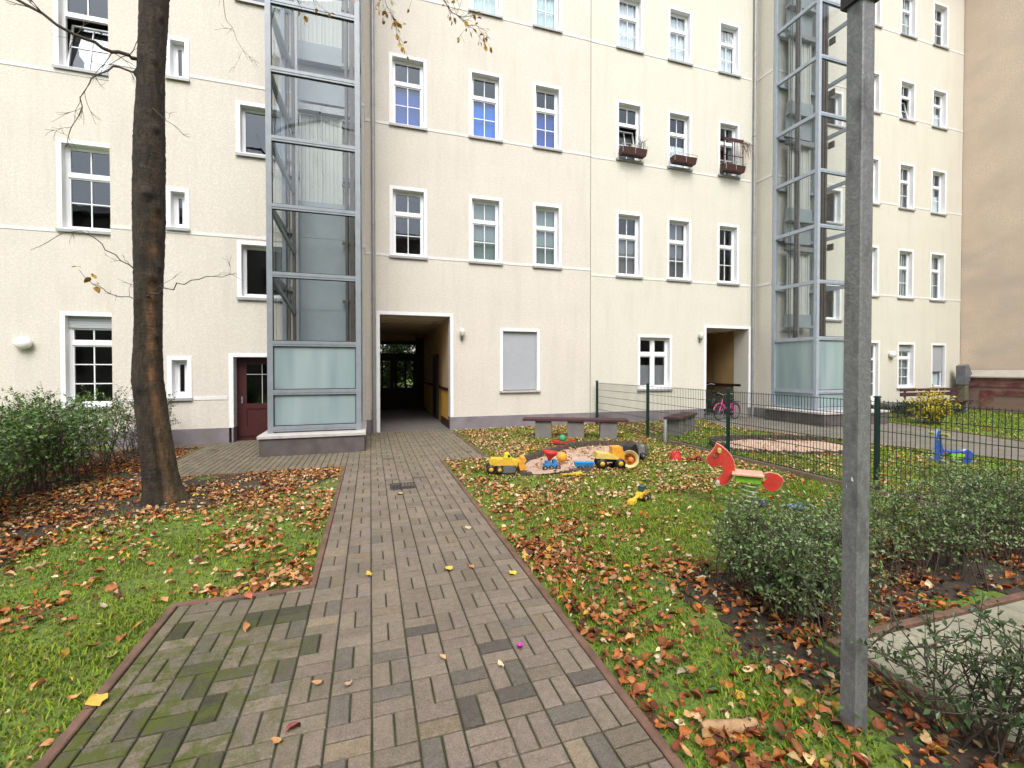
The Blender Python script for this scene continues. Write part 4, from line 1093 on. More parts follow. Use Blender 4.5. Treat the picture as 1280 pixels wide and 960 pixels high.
wheel(t, .2, -.1, .06, .06, .05, T_grey); wheel(t, -.05, -.11, .06, .06, .05, T_grey)
t = thing('toy_funnel', 'red toy funnel on a blue stand in the sandpit', 'toy', (2.78, 6.75, .0), 0)
t.scale = (0.78,) * 3
b = MB(); b.lathe([(.03, .19), (.05, .24), (.14, .33), (.155, .39), (.14, .385), (.03, .25)], 16, Matrix.Translation((-.04, 0, 0)) @ Matrix.Rotation(R(8), 4, 'Y')); b.build('funnel', T_red, t)
b = MB(); b.box(-.13, .16, -.07, .07, .07, .13); b.box(.06, .14, -.05, .05, .131, .2); b.box(-.1, .0, -.05, .05, .131, .19); b.build('stand', T_blu, t)
for x in (-.14, .0, .15): wheel(t, x, -.08, .05, .055, .05, T_grey)
t = thing('toy_ball', 'dull yellow toy ball in the middle of the sandpit', 'toy', (3.15, 7.1, .02))
t.scale = (0.66,) * 3
b = MB(); b.ball((0, 0, .14), .13, 16, 12, sc=(1.1, 1, 1)); b.build('ball', T_org, t)
t = thing('toy_trough', 'bright blue toy trough cart on the sand edge', 'toy', (3.3, 6.58, .02), R(-10))
t.scale = (0.66,) * 3
b = MB(); b.add([(-.2, -.06, .05), (.2, -.06, .05), (.2, .06, .05), (-.2, .06, .05), (-.24, -.1, .17), (.26, -.1, .15), (.26, .1, .15), (-.24, .1, .17), (-.22, -.08, .165), (.24, -.08, .145), (.24, .08, .145), (-.22, .08, .165), (-.2, -.05, .07), (.2, -.05, .07), (.2, .05, .07), (-.2, .05, .07)],
  [(3, 2, 1, 0), (0, 1, 5, 4), (1, 2, 6, 5), (2, 3, 7, 6), (3, 0, 4, 7), (4, 5, 9, 8), (5, 6, 10, 9), (6, 7, 11, 10), (7, 4, 8, 11), (8, 9, 13, 12), (9, 10, 14, 13), (10, 11, 15, 14), (11, 8, 12, 15), (12, 13, 14, 15)]); b.build('trough', toy('sky_blue_plastic', (.02, .30, .66)), t)
for x in (-.1, .06): wheel(t, x, -.08, .03, .05, .03, T_navy); wheel(t, x, .08, .03, .05, .03, T_navy)
t = thing('toy_shovel', 'red toy shovel lying on leaves behind the sandpit', 'toy', (3.95, 8.9, .0), R(10))
b = MB(); b.prism([(-.22, .05), (-.2, .10), (.05, .055), (.05, .03), (-.16, .03)], -.1, .1); b.bar((.03, 0, .045), (.36, 0, .07), .03, .03); b.build('blade', T_red, t)
t = thing('toy_ball', 'small green toy ball beside the red shovel', 'toy', (4.0, 9.0, .02))
t.scale = (0.8,) * 3
b = MB(); b.ball((0, 0, .12), .10, 14, 10); b.build('ball', T_grn, t)
t = thing('toy_bucket', 'small red toy bucket upside down on the lawn by the bollard', 'toy', (5.27, 6.83, -.01))
t.scale = (0.68,) * 3
b = MB(); b.lathe([(.16, 0), (.165, .02), (.10, .2), (.08, .22), (0, .225)], 16); b.build('pail', T_red, t)
b = MB(); b.torus((0, 0, .16), .1, .01, 20, 6, Matrix.Rotation(R(25), 4, 'X')); b.build('handle', T_red, t)
t = thing('toy_tricycle', 'small orange and black toy tricycle right of the red bucket', 'toy', (5.5, 6.6, -.01), R(-50))
t.scale = (0.62,) * 3
b = MB(); b.bar((-.15, 0, .08), (.12, 0, .22), .05, .06); b.bar((.1, 0, .08), (.06, 0, .26), .03, .03); b.bar((.06, -.1, .26), (.06, .1, .26), .025, .025); b.build('frame', toy('orange_red_plastic', (.6, .16, .03)), t)
wheel(t, .1, 0, .08, .085, .04, T_red); wheel(t, -.15, -.09, .06, .065, .04, T_red); wheel(t, -.15, .09, .06, .065, .04, T_red)
t = thing('toy_digger', 'tiny yellow toy digger on the lawn left of the red horse', 'toy', (3.22, 4.85, -.01), R(28))
t.scale = (0.9,) * 3
b = MB(); b.prism([(-.06, .05), (-.05, .1), (.08, .15), (.14, .12), (.12, .05)], -.05, .05); b.build('body', T_yel, t)
b = MB(); b.bar((-.05, 0, .08), (-.2, 0, .05), .05, .02); b.prism([(-.27, .0), (-.26, .05), (-.18, .06), (-.18, .02)], -.05, .05); b.build('bucket', T_yel, t)
wheel(t, .02, -.06, .04, .05, .04, T_yel); wheel(t, .02, .06, .04, .05, .04, T_yel); wheel(t, .12, -.06, .04, .045, .04, T_grey)
b = MB(); b.prism([(.0, .13), (.0, .2), (.08, .2), (.09, .15)], -.04, .04); b.build('cab', mat('dark_teal_plastic', (.03, .08, .09), .4), t)
t = thing('toy_tray', 'dark blue toy dish on the grass right of the spring', 'toy', (4.46, 4.22, 0), R(20))
t.scale = (0.7,) * 3
b = MB(); b.lathe([(0, .02), (.1, .02), (.13, .06), (.14, .06), (.11, .0), (0, .0)], 14); b.build('dish', T_navy, t)
t = thing('toy_tray', 'pale blue toy plate half hidden by the privet hedge', 'toy', (4.75, 3.98, 0), R(20))
t.scale = (0.7,) * 3
b = MB(); b.lathe([(0, .02), (.1, .02), (.14, .05), (.15, .05), (.11, .0), (0, .0)], 14); b.build('plate', toy('faded_blue_plastic', (.12, .22, .33)), t)
t = thing('toy_spade', 'yellow toy spade lying in front of the sandpit', 'toy', (2.92, 6.22, .02), R(-8))
b = MB(); b.bar((-.16, 0, .015), (.06, 0, .02), .025, .02); b.prism([(.05, .0), (.05, .03), (.16, .04), (.2, .01)], -.05, .05); b.build('blade', T_yel, t)

# ------------------------------------------------------------------ bicycles
def bicycle(loc, rz, label, m, s, basket=False):
    t = thing('bicycle', label, 'bicycle', loc, rz)
    r = .30 * s
    xr, xf = -.48 * s, .48 * s
    for x in (xr, xf):
        b = MB(); b.torus((x, 0, r), r - .018, .018, 28, 6); o = b.build('wheel', M_black, t)
        b = MB()
        for i in range(14):
            a = 2 * math.pi * i / 14; b.tube([(x, 0, r), (x + (r - .02) * math.cos(a), 0, r + (r - .02) * math.sin(a))], .0025, 3, False)
        b.torus((x, 0, r), r - .035, .008, 28, 4); b.build('spokes', M_galv, o)
        b = MB(); pts = [(x + (r + .025) * math.cos(a), 0, r + (r + .025) * math.sin(a)) for a in np.linspace(R(10), R(200) if x < 0 else R(165), 14)]
        b.tube(pts, .018, 6); b.build('mudguard', m, t)
    b = MB(); hz = .78 * s; hx = .30 * s; bbx, bbz = -.06 * s, .27 * s; sx_, sz_ = -.2 * s, .62 * s
    for p, q in (((hx, 0, hz * .85), (bbx, 0, bbz)), ((hx + .02, 0, hz * .7), (bbx - .03 * s, 0, bbz + .1 * s)), ((bbx, 0, bbz), (sx_, 0, sz_)), ((bbx, 0, bbz), (xr, 0, r)), ((sx_, 0, sz_ - .06), (xr, 0, r)), ((hx - .03, 0, hz), (xf, 0, r))): b.tube([p, q], .02, 8)
    b.build('frame', m, t)
    b = MB(); b.tube([(hx - .03, 0, hz), (hx - .05, 0, hz + .14), (hx - .02, -.18, hz + .2), (hx - .16, -.26, hz + .18)], .013, 7); b.tube([(hx - .05, 0, hz + .14), (hx - .02, .18, hz + .2), (hx - .16, .26, hz + .18)], .013, 7); b.build('handlebar', M_galv, t)
    b = MB(); b.ball((sx_ - .03, 0, sz_ + .11), .11, 12, 8, sc=(1.2, .7, .35)); b.tube([(sx_, 0, sz_ - .05), (sx_ - .02, 0, sz_ + .1)], .014, 7); b.build('saddle', M_black, t)
    b = MB(); b.torus((bbx, -.05, bbz), .07 * s, .012, 16, 5); b.bar((bbx - .1, -.08, bbz - .05), (bbx, -.08, bbz), .02, .02); b.box(bbx - .16, bbx - .06, -.16, -.081, bbz - .065, bbz - .04); b.box(bbx + .06, bbx + .16, .08, .16, bbz + .04, bbz + .065); b.build('pedals', M_black, t)
    b = MB(); b.bar((xr - .2 * s, 0, r * 2 + .06), (sx_, 0, r * 2 + .06), .12, .015); b.build('rack', M_black, t)
    if basket:
        b = MB()
        for z in (hz - .1, hz, hz + .1): b.tube([(hx + .06, -.15, z), (hx + .32, -.15, z), (hx + .32, .15, z), (hx + .06, .15, z), (hx + .06, -.15, z)], .006, 5)
        for y in np.linspace(-.15, .15, 7): b.tube([(hx + .32, y, hz - .1), (hx + .32, y, hz + .1)], .005, 4); b.tube([(hx + .06, y, hz - .1), (hx + .32, y, hz - .1)], .005, 4)
        b.build('basket', M_black, t)
    return t
bicycle((10.92, 11.62, 0), R(192), 'pink bicycle parked at the right archway behind the fence', T_pnk, .84)
bicycle((11.2, 12.7, 0), R(200), 'black bicycle parked inside the right archway behind the pink one', M_black, 1.18, True)

# ------------------------------------------------------------------ drain grate, log, flower, twig hook
t = thing('drain_grate', 'small dark iron drain grate set in the brick path', 'drain', (.42, 6.42, 0))
b = MB()
b.box(-.17, .17, -.17, -.15, .001, .006); b.box(-.17, .17, .15, .17, .001, .006); b.box(-.17, -.15, -.15, .15, .001, .006); b.box(.15, .17, -.15, .15, .001, .006)
for i in range(7): b.box(-.15 + i * .043, -.125 + i * .043, -.15, .15, .0005, .0055)
b.build('bars', mat('cast_iron', (.07, .065, .06), .6, .2, 9, metal=.5), t)
b = MB(); b.box(-.15, .15, -.15, .15, -.005, .0002); b.build('well', M_black, t)
t = thing('log', 'short pale brown log lying among leaves by the path', 'log', (1.56, 1.63, .0), R(-14))
b = MB(); pts = [(-.13 + .26 * i / 8, .004 * math.sin(i), .014 + .004 * math.sin(i * 1.7)) for i in range(9)]; b.tube(pts, [.019, .027, .025, .031, .026, .029, .027, .030, .022], 11); b.build('wood', mat('pale_log_bark', (.36, .22, .11), .85, .35, 18, .5, 60, stain=((.10, .07, .045), 12, (1, 1, 1), .8)), t)

# ------------------------------------------------------------------ vegetation generators
def tubes_np(segs, n=4):
    """segs: list of (pts[k,3], radii[k]) -> V,F"""
    Vs = []; Fs = []; base = 0
    ang = np.arange(n) * 2 * np.pi / n; ca, sa = np.cos(ang), np.sin(ang)
    for pts, r in segs:
        pts = np.asarray(pts); k = len(pts); d = np.gradient(pts, axis=0); d /= np.linalg.norm(d, axis=1)[:, None] + 1e-9
        ref = np.array((.3, .2, 1.)) if abs(d[0, 2]) < .9 else np.array((1., .1, .0))
        u = np.cross(d, ref); u /= np.linalg.norm(u, axis=1)[:, None] + 1e-9; w = np.cross(d, u)
        V = pts[:, None] + (u[:, None] * ca[None, :, None] + w[:, None] * sa[None, :, None]) * np.asarray(r)[:, None, None]
        Vs.append(V.reshape(-1, 3))
        i = np.arange(k - 1)[:, None] * n + base; j = np.arange(n)[None]; j2 = (j + 1) % n
        Fs.append(np.stack([i + j, i + j2, i + n + j2, i + n + j], -1).reshape(-1, 4)); base += k * n
    return np.concatenate(Vs), np.concatenate(Fs)
def polyline(p, d, L, k, jit, grav=0.):
    pts = [np.array(p, float)]; d = np.array(d, float); d /= np.linalg.norm(d)
    for i in range(k):
        d = d + nr.normal(0, jit, 3) + np.array((0, 0, grav)); d /= np.linalg.norm(d); pts.append(pts[-1] + d * L / k)
    return np.array(pts)
def leaves_along(out, pts, gap, size, skip=0.):
    seg = np.diff(pts, axis=0); L = np.linalg.norm(seg, axis=1); T = L.sum(); s = skip * T
    c = np.concatenate([[0], np.cumsum(L)])
    side = 1
    while s < T:
        i = min(np.searchsorted(c, s, 'right') - 1, len(L) - 1); f = (s - c[i]) / L[i]; p = pts[i] + seg[i] * f; d = seg[i] / L[i]
        a = nr.normal(0, 1, 3); a -= d * a.dot(d); a /= np.linalg.norm(a) + 1e-9
        dirv = d * .5 + a * 1. + np.array((0, 0, .25)); dirv /= np.linalg.norm(dirv)
        out.append((p, dirv, size * nr.uniform(.6, 1.25))); s += gap * nr.uniform(.6, 1.4); side = -side
def leaf_mesh(name, L, pal, wts, parent, org, tpl=SM_T, fc=SM_F, mat_=M_leaf):
    P = np.array([l[0] for l in L]); D = np.array([l[1] for l in L], float); D /= np.linalg.norm(D, axis=1)[:, None] + 1e-9; S = np.array([l[2] for l in L]); n_ = len(L)
    up = np.tile(np.array((0, 0, 1.)), (n_, 1)) + nr.normal(0, .45, (n_, 3))
    X = np.cross(D, up); X /= np.linalg.norm(X, axis=1)[:, None] + 1e-9; Z = np.cross(X, D)
    RM = np.stack([X, D, Z], -1)
    pal = np.array(pal); ci = nr.choice(len(pal), n_, p=np.array(wts) / sum(wts)); col = pal[ci] * nr.uniform(.75, 1.25, (n_, 1))
    V, F, Cc = scatter(tpl, fc, P + D * (S[:, None] * .5) - np.array(org), RM, S, col)
    return np_mesh(name, V, F, mat_, Cc, parent)
GREEN = [(.085, .185, .036), (.13, .25, .048), (.05, .11, .03), (.17, .26, .065), (.21, .21, .06)]
def shrub(name, label, cat, org, bases, hfun, nst, ntw, tw_len, gap, size, pal, wts, lean=.22, leaf_from=.3, group=None, low=.1, stem_r=.007, extra=None, jit=.16):
    t = thing(name, label, cat, org, group=group)
    segs = []; L = []
    for (bx, by) in bases:
        H = hfun(bx, by)
        for _ in range(nst):
            p = np.array((bx + nr.normal(0, .05), by + nr.normal(0, .05), -.03)); d = np.array((nr.normal(0, lean), nr.normal(0, lean), 1.))
            st = polyline(p, d, H * nr.uniform(.6, 1.02), 7, .09); segs.append((st, np.linspace(stem_r, .0025, 8) * nr.uniform(.7, 1.3)))
            leaves_along(L, st[4:], gap * 1.3, size)
            for q in range(ntw):
                f = low + (1 - low) * nr.random() ** .75; i = min(int(f * 7), 6); p2 = st[i] + (st[i + 1] - st[i]) * nr.random()
                a = nr.uniform(0, 2 * np.pi); d2 = np.array((np.cos(a), np.sin(a), nr.uniform(.05, .9)))
                ln = tw_len * nr.uniform(.5, 1.2); tw = polyline(p2, d2, ln, 5, jit, .04); segs.append((tw, np.linspace(.0032, .0012, 6)))
                if f > leaf_from or nr.random() < .35: leaves_along(L, tw, gap, size, .15)
    if extra: extra(segs, L)
    V, F = tubes_np(segs, 4); np_mesh('stems', V - np.array(org), F, M_twig, None, t, True)
    leaf_mesh('foliage', L, pal, wts, t, org)
    return t, len(L)
def rect_bases(x0, x1, y0, y1, n_): return [(nr.uniform(x0, x1), nr.uniform(y0, y1)) for _ in range(n_)]
# left hedge
shrub('hedge', 'loose dark green hedge under the left windows', 'hedge', (-4.3, 7.6, 0), rect_bases(-5.2, -3.95, 4.9, 9.6, 62) + rect_bases(-4.35, -3.95, 4.9, 9.2, 16), lambda x, y: 1.28 + .06 * math.sin(3 * y), 3, 12, .34, .034, .058, GREEN, (5, 4, 4, 1.5, .5), .2, .34, low=.18, stem_r=.009)
shrub('bush', 'thin olive bush behind the tree trunk', 'bush', (-4.2, 10.4, 0), rect_bases(-4.5, -3.9, 10.0, 10.9, 10), lambda x, y: 1.3, 3, 10, .34, .04, .05, [(.10, .115, .04), (.06, .09, .03), (.14, .13, .06)], (3, 3, 2), .22, .3)
# privet hedge on the right
shrub('hedge', 'fine leaved privet hedge behind the lamp post', 'hedge', (3.6, 2.6, 0), rect_bases(2.52, 3.3, 2.2, 2.85, 32) + rect_bases(3.2, 6.2, 2.15, 2.95, 60) + rect_bases(2.5, 2.9, 2.0, 2.4, 8), lambda x, y: .60 + .05 * min(2.5, x - 2.5) + .03 * math.sin(5 * x), 3, 10, .22, .025, .034, [(.13, .235, .065), (.17, .275, .08), (.09, .165, .05), (.27, .36, .16), (.36, .43, .25)], (5, 4, 3, 2, 1.2), .14, .36, low=.15, stem_r=.006)
# sparse bush bottom right
shrub('bush', 'sparse twiggy bush in front of the concrete slabs', 'bush', (2.75, 1.35, 0), rect_bases(2.42, 2.6, 1.0, 1.8, 8) + rect_bases(2.6, 3.0, .8, 1.25, 3), lambda x, y: .60, 3, 7, .3, .024, .036, [(.07, .125, .045), (.11, .165, .065), (.045, .085, .03)], (3, 2, 2), .42, .45, low=.15, stem_r=.006, jit=.22)
# yellow shrub and low dark hedge at the back
shrub('bush', 'yellow green variegated shrub by the far bench', 'bush', (15.9, 8.9, 0), rect_bases(15.75, 16.1, 8.75, 9.1, 8), lambda x, y: .98, 4, 10, .26, .05, .10, [(.66, .50, .04), (.55, .45, .05), (.10, .14, .03), (.74, .62, .12)], (4, 3, 3, 2), .3, .2)
shrub('hedge', 'low dark clipped hedge under the far right windows', 'hedge', (17., 10.2, 0), [(15.3 + i * .22, 10.25 + .3 * nr.random()) for i in range(22)], lambda x, y: .55, 4, 8, .22, .035, .06, [(.022, .04, .018), (.03, .055, .022)], (1, 1), .3, .1)
# garden beyond the left archway
shrub('bush', 'dense green garden bushes seen through the archway doors', 'bush', (1., 24., 0), rect_bases(-1.5, 5, 22.0, 25, 34), lambda x, y: 2.4 + 3.4 * nr.random(), 5, 16, .6, .06, .17, [(.05, .10, .03), (.09, .15, .04), (.16, .19, .05)], (3, 3, 2), .3, .05)

# ------------------------------------------------------------------ big tree
TX, TY = -2.46, 6.62
def trunk_tree():
    t = thing('tree', 'bare dark trunked tree with furrowed bark on the left lawn', 'tree', (TX, TY, 0))
    nseg, n_ = 300, 60; H = 9.5
    LENT = [(rnd.uniform(1.2, 7), rnd.uniform(R(230), R(350))) for _ in range(34)]
    V = []; Cc = []
    for i in range(nseg + 1):
        z = -.1 + (H + .1) * i / nseg
        cx = -.19 * min(1, max(0, z) / 1.5) ** .9 + .17 * (max(0, z - 1.5) / 4.7) ** 1.3 + .02 * math.sin(z * .9); cy = .03 * math.sin(z * .7)
        r = .152 + .05 * math.exp(-max(z, 0) / .32) + .010 * math.sin(z * 2.1) - .005 * max(0, z - 4)
        for j in range(n_):
            a = 2 * math.pi * j / n_
            rr = r
            # furrow facing the camera (-y, slightly +x) up to 2.6 m
            da = (a - R(290) + math.pi) % (2 * math.pi) - math.pi
            fu = max(0, 1 - z / 1.5)
            rr -= .07 * fu * math.exp(-(da / .16) ** 2)
            kd = 0.
            for zz, aa, amp, wz, wa in ((3.75, 290, .05, .10, .5), (3.6, 320, .04, .14, .4), (2.75, 300, .045, .09, .45), (2.9, 330, .03, .1, .4), (4.55, 315, .03, .08, .4), (5.35, 300, .03, .06, .3), (5.9, 320, .03, .07, .3), (2.05, 325, .035, .06, .3), (1.4, 250, .02, .1, .4), (5.2, 200, .04, .06, .3), (4.2, 180, .02, .1, .4)):
                d2 = (a - R(aa) + math.pi) % (2 * math.pi) - math.pi
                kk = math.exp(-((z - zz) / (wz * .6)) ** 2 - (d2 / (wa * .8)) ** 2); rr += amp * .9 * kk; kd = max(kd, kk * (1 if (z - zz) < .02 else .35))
            rr += .006 * math.sin(a * 5 + z * 1.3) * math.sin(z * 3 + a) + .003 * math.sin(a * 11 + z * 7) + nr.normal(0, .0022)
            rr += .06 * math.exp(-max(z, 0) / .16) * (.5 + .5 * math.sin(a * 5 + .6))
            V.append((cx + rr * math.cos(a), cy + rr * math.sin(a), z))
            base = np.array((.034, .0225, .0140)) * (.7 + .6 * nr.random())
            wound = math.exp(-((da - .30 - .1 * math.sin(z * 2)) / .26) ** 2) * (1 if z < 2.4 else max(0, 1 - (z - 2.4) / 2.2)) * (.55 + .45 * math.sin(z * 9 + 3 * math.sin(z * 4)))
            base = base * (1 - .85 * max(0, wound)) + np.array((.18, .082, .034)) * .85 * max(0, wound)
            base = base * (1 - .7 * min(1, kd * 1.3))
            for zz, aa in LENT:
                d3 = (a - aa + math.pi) % (2 * math.pi) - math.pi
                base = base * (1 - .6 * math.exp(-((z - zz + .12 * d3 * d3) / .022) ** 2 - (d3 / .28) ** 2))
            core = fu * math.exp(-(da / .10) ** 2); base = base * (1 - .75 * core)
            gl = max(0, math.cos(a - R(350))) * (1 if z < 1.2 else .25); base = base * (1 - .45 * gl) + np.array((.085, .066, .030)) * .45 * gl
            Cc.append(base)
    F = [[i * n_ + j, i * n_ + (j + 1) % n_, (i + 1) * n_ + (j + 1) % n_, (i + 1) * n_ + j] for i in range(nseg) for j in range(n_)]
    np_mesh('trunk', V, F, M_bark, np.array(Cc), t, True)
    segs = []; L = []
    def br(pts, r0, r1, kids=0, klen=.3, grav=0., leaf=None, kdir=None):
        pts = np.array(pts, float) - np.array((TX, TY, 0))
        # refine
        k = len(pts); tt = np.linspace(0, k - 1, (k - 1) * 4 + 1); P = np.stack([np.interp(tt, range(k), pts[:, c]) for c in range(3)], 1)
        P[1:-1] += nr.normal(0, .012, P[1:-1].shape); rr = np.linspace(r0, r1, len(P)); segs.append((P, rr))
        for _ in range(kids):
            i = nr.integers(2, len(P) - 1); d = P[i] - P[i - 1]; d /= np.linalg.norm(d)
            a = nr.normal(0, 1, 3); a[2] = a[2] * .6 + grav; d2 = d * .7 + a * .6
            q = polyline(P[i], d2, klen * nr.uniform(.5, 1.2), 5, .18, grav * .15); segs.append((q, np.linspace(min(rr[i] * .5, .005), .0012, 6)))
            if leaf and nr.random() < leaf: L.append((q[-1], q[-1] - q[-2] + np.array((0, 0, -.05)), nr.uniform(.05, .085)))
            for _k in range(2):
                j = nr.integers(1, 5); q2 = polyline(q[j], (q[j + 1 if j < 5 else j] - q[j - 1]) + nr.normal(0, .05, 3), klen * .4, 3, .2, grav * .1); segs.append((q2, np.linspace(.0022, .001, 4)))
                if leaf and nr.random() < leaf * .6: L.append((q2[-1], q2[-1] - q2[-2], nr.uniform(.05, .085)))
    Yt = TY
    br([(-2.62, 6.6, 5.40), (-2.85, 6.45, 5.35), (-3.1, 6.25, 5.34), (-3.6, 6.1, 5.55), (-4.2, 6.0, 5.85), (-5.0, 5.9, 6.15), (-5.8, 5.8, 6.2)], .022, .005, 16, .5, -.1, .12)
    br([(-3.55, 6.1, 5.53), (-3.9, 6.1, 5.55), (-4.3, 6.0, 5.35), (-5.0, 5.9, 5.15), (-5.6, 5.8, 5.1)], .009, .003, 12, .4, -.25, .1)
    br([(-2.62, 6.6, 5.24), (-2.88, 6.5, 5.2), (-3.0, 6.35, 4.95), (-3.1, 6.3, 4.6), (-3.2, 6.25, 4.1)], .012, .003, 12, .3, -.2, .05)
    br([(-2.6, 6.55, 4.8), (-2.45, 6.45, 4.74), (-2.3, 6.35, 4.6), (-2.05, 6.3, 4.4)], .006, .0015, 2, .2)
    br([(-2.62, 6.55, 2.75), (-2.9, 6.5, 3.0), (-3.1, 6.4, 3.2), (-3.3, 6.35, 3.18), (-3.55, 6.3, 2.95)], .008, .002, 4, .2)
    br([(-2.62, 6.55, 2.5), (-2.5, 6.45, 2.55), (-2.2, 6.35, 2.65), (-1.9, 6.3, 2.75), (-1.55, 6.25, 2.8)], .010, .003, 4, .35)
    br([(-2.62, 6.55, 2.45), (-2.88, 6.4, 2.52), (-3.0, 6.3, 2.6), (-3.1, 6.25, 2.75)], .006, .002, 5, .15, .1, .0)
    for p, d in (((-3.02, 6.3, 2.68), (-.3, 0, -.4)), ((-3.0, 6.3, 2.72), (.2, -.3, -.5)), ((-3.08, 6.25, 2.78), (-.6, 0, .1)), ((-2.98, 6.3, 2.58), (.3, -.2, -.4))):
        L.append((np.array(p) - np.array((TX, TY, 0)), np.array(d) / np.linalg.norm(d), .09))
    for p, d, sz in (((-3.98, 6.05, 5.83), (-.3, -.1, -1.), .15), ((-3.72, 6.1, 5.52), (.3, -.1, -1.), .12)): L.append((np.array(p) - np.array((TX, TY, 0)), np.array(d) / np.linalg.norm(d), sz))
    # limbs above the picture, with hanging twigs that come into view
    br([(-2.7, 6.6, 7.3), (-2.0, 6.5, 7.9), (-1.2, 6.4, 8.2), (-.3, 6.3, 8.1), (.4, 6.2, 7.6), (.9, 6.2, 7.1)], .05, .006, 20, .6, -.3, .8)
    br([(-2.7, 6.6, 8.2), (-3.4, 6.4, 8.8), (-4.4, 6.2, 9.0), (-5.4, 6.0, 8.4)], .05, .008, 14, .6, -.2, .3)
    br([(-2.7, 6.6, 8.6), (-2.4, 7.2, 9.3), (-2.0, 8.0, 9.8)], .06, .01, 12, .6, -.1, .3)
    br([(-2.0, 6.5, 7.9), (-1.78, 6.4, 7.2), (-1.72, 6.4, 6.5), (-1.68, 6.38, 5.95), (-1.42, 6.3, 5.45)], .008, .0015, 16, .28, -.25, 0)
    br([(-1.2, 6.4, 8.2), (-1.25, 6.35, 7.4), (-1.2, 6.3, 6.8), (-.9, 6.3, 6.45), (-.5, 6.3, 6.4), (-.2, 6.3, 6.5)], .01, .002, 12, .3, -.2, .7)
    br([(-1.2, 6.4, 8.2), (-1.38, 6.3, 7.3), (-1.38, 6.3, 6.55)], .006, .0015, 10, .22, -.3, 1)
    br([(-.3, 6.3, 8.1), (-.35, 6.3, 7.2), (-.22, 6.3, 6.55)], .006, .0015, 10, .22, -.3, 1)
    br([(.1, 6.25, 7.85), (.02, 6.25, 7.2), (.22, 6.25, 6.5), (.42, 6.2, 6.0)], .006, .0015, 18, .26, -.3, 1)
    br([(.4, 6.2, 7.6), (.72, 6.2, 6.95), (1.05, 6.2, 6.6), (1.3, 6.2, 6.45), (1.6, 6.2, 6.4)], .010, .002, 22, .28, -.15, 1)
    V, F = tubes_np(segs, 6); np_mesh('branches', V, F, M_twig, None, t, True)
    leaf_mesh('crown', L, [(.42, .27, .03), (.46, .22, .035), (.25, .15, .03), (.36, .30, .05)], (4, 3, 2, 2), t, (0, 0, 0), [leaf_tpl(.3, .3), leaf_tpl(.1, -.4)], LEAF_F, M_litter)
    return t
def bark():
    m, nt, out = nodes_of('tree_bark')
    a = N(nt, 'ShaderNodeAttribute'); a.attribute_name = 'Col'
    p = N(nt, 'ShaderNodeBsdfPrincipled', Roughness=.85)
    n1 = noise(nt, 34, 5, stretch=(1, 1, .22), rough=.7); n2 = noise(nt, 7, 5, stretch=(1, 1, .5)); n3 = noise(nt, 26, 3, stretch=(.35, .35, 1.6))
    c = mixc(nt, 1., a.outputs['Color'], mixc(nt, ramp(nt, n1, .3, .7), (.45,) * 3, (1.45,) * 3), 'MULTIPLY')
    c = mixc(nt, 1., c, mixc(nt, ramp(nt, n2, .35, .65), (.45, .47, .45), (1.25, 1.2, 1.1)), 'MULTIPLY')
    c = mixc(nt, ramp(nt, n3, .70, .82), c, (.022, .018, .014))
    nt.links.new(c, p.inputs['Base Color'])
    b = N(nt, 'ShaderNodeBump', Strength=1., Distance=.02); nt.links.new(n1, b.inputs['Height'])
    b2 = N(nt, 'ShaderNodeBump', Strength=.5, Distance=.02); nt.links.new(n3, b2.inputs['Height']); nt.links.new(b.outputs[0], b2.inputs['Normal'])
    nt.links.new(b2.outputs[0], p.inputs['Normal']); nt.links.new(p.outputs[0], out.inputs[0]); return m
M_bark = bark()
trunk_tree()

# ------------------------------------------------------------------ grass and leaves
def onpath(x, y, mgn=0.):
    r = np.zeros(len(x), bool)
    for A in AREAS: r |= (x > A[1] - .06 - mgn) & (x < A[2] + .06 + mgn) & (y > A[3] - .06 - mgn) & (y < A[4] + .06 + mgn)
    return r
EL = edgeL; ER = edgeR
YP = EL + ER[::-1]
def hardzone(x, y):
    r = onpath(x, y) | inpoly(x, y, YP) | (y > YB - .05) & (x < .2) | (y > YF - .05)
    r |= (x > 2.6) & (y < 2.0)
    r |= (np.hypot(x - TX, y - TY) < .28) | (abs(x - 6.35) < .05)
    r |= (x > -2.02) & (x < -.08) & (y > 9.28)
    r |= (x > 12.05) & (x < 14.8) & (y > 9.2)
    r |= x > 22.7
    return r
def sand_any(x, y): return inpoly(x, y, SAND1) | inpoly(x, y, SAND2)
def vis(x, y):
    a = np.degrees(np.arctan2(x, y)); return (a > -36) & (a < 71) & (y > .5)
def fbm(x, y, s):
    return (np.sin(x * s + 1.3 * np.sin(y * s * .7)) * np.cos(y * s * 1.1 + .7 * np.sin(x * s * 1.3)) + .6 * np.sin(2.3 * s * x + 1.7) * np.cos(2.1 * s * y + .4 + x)) / 1.6
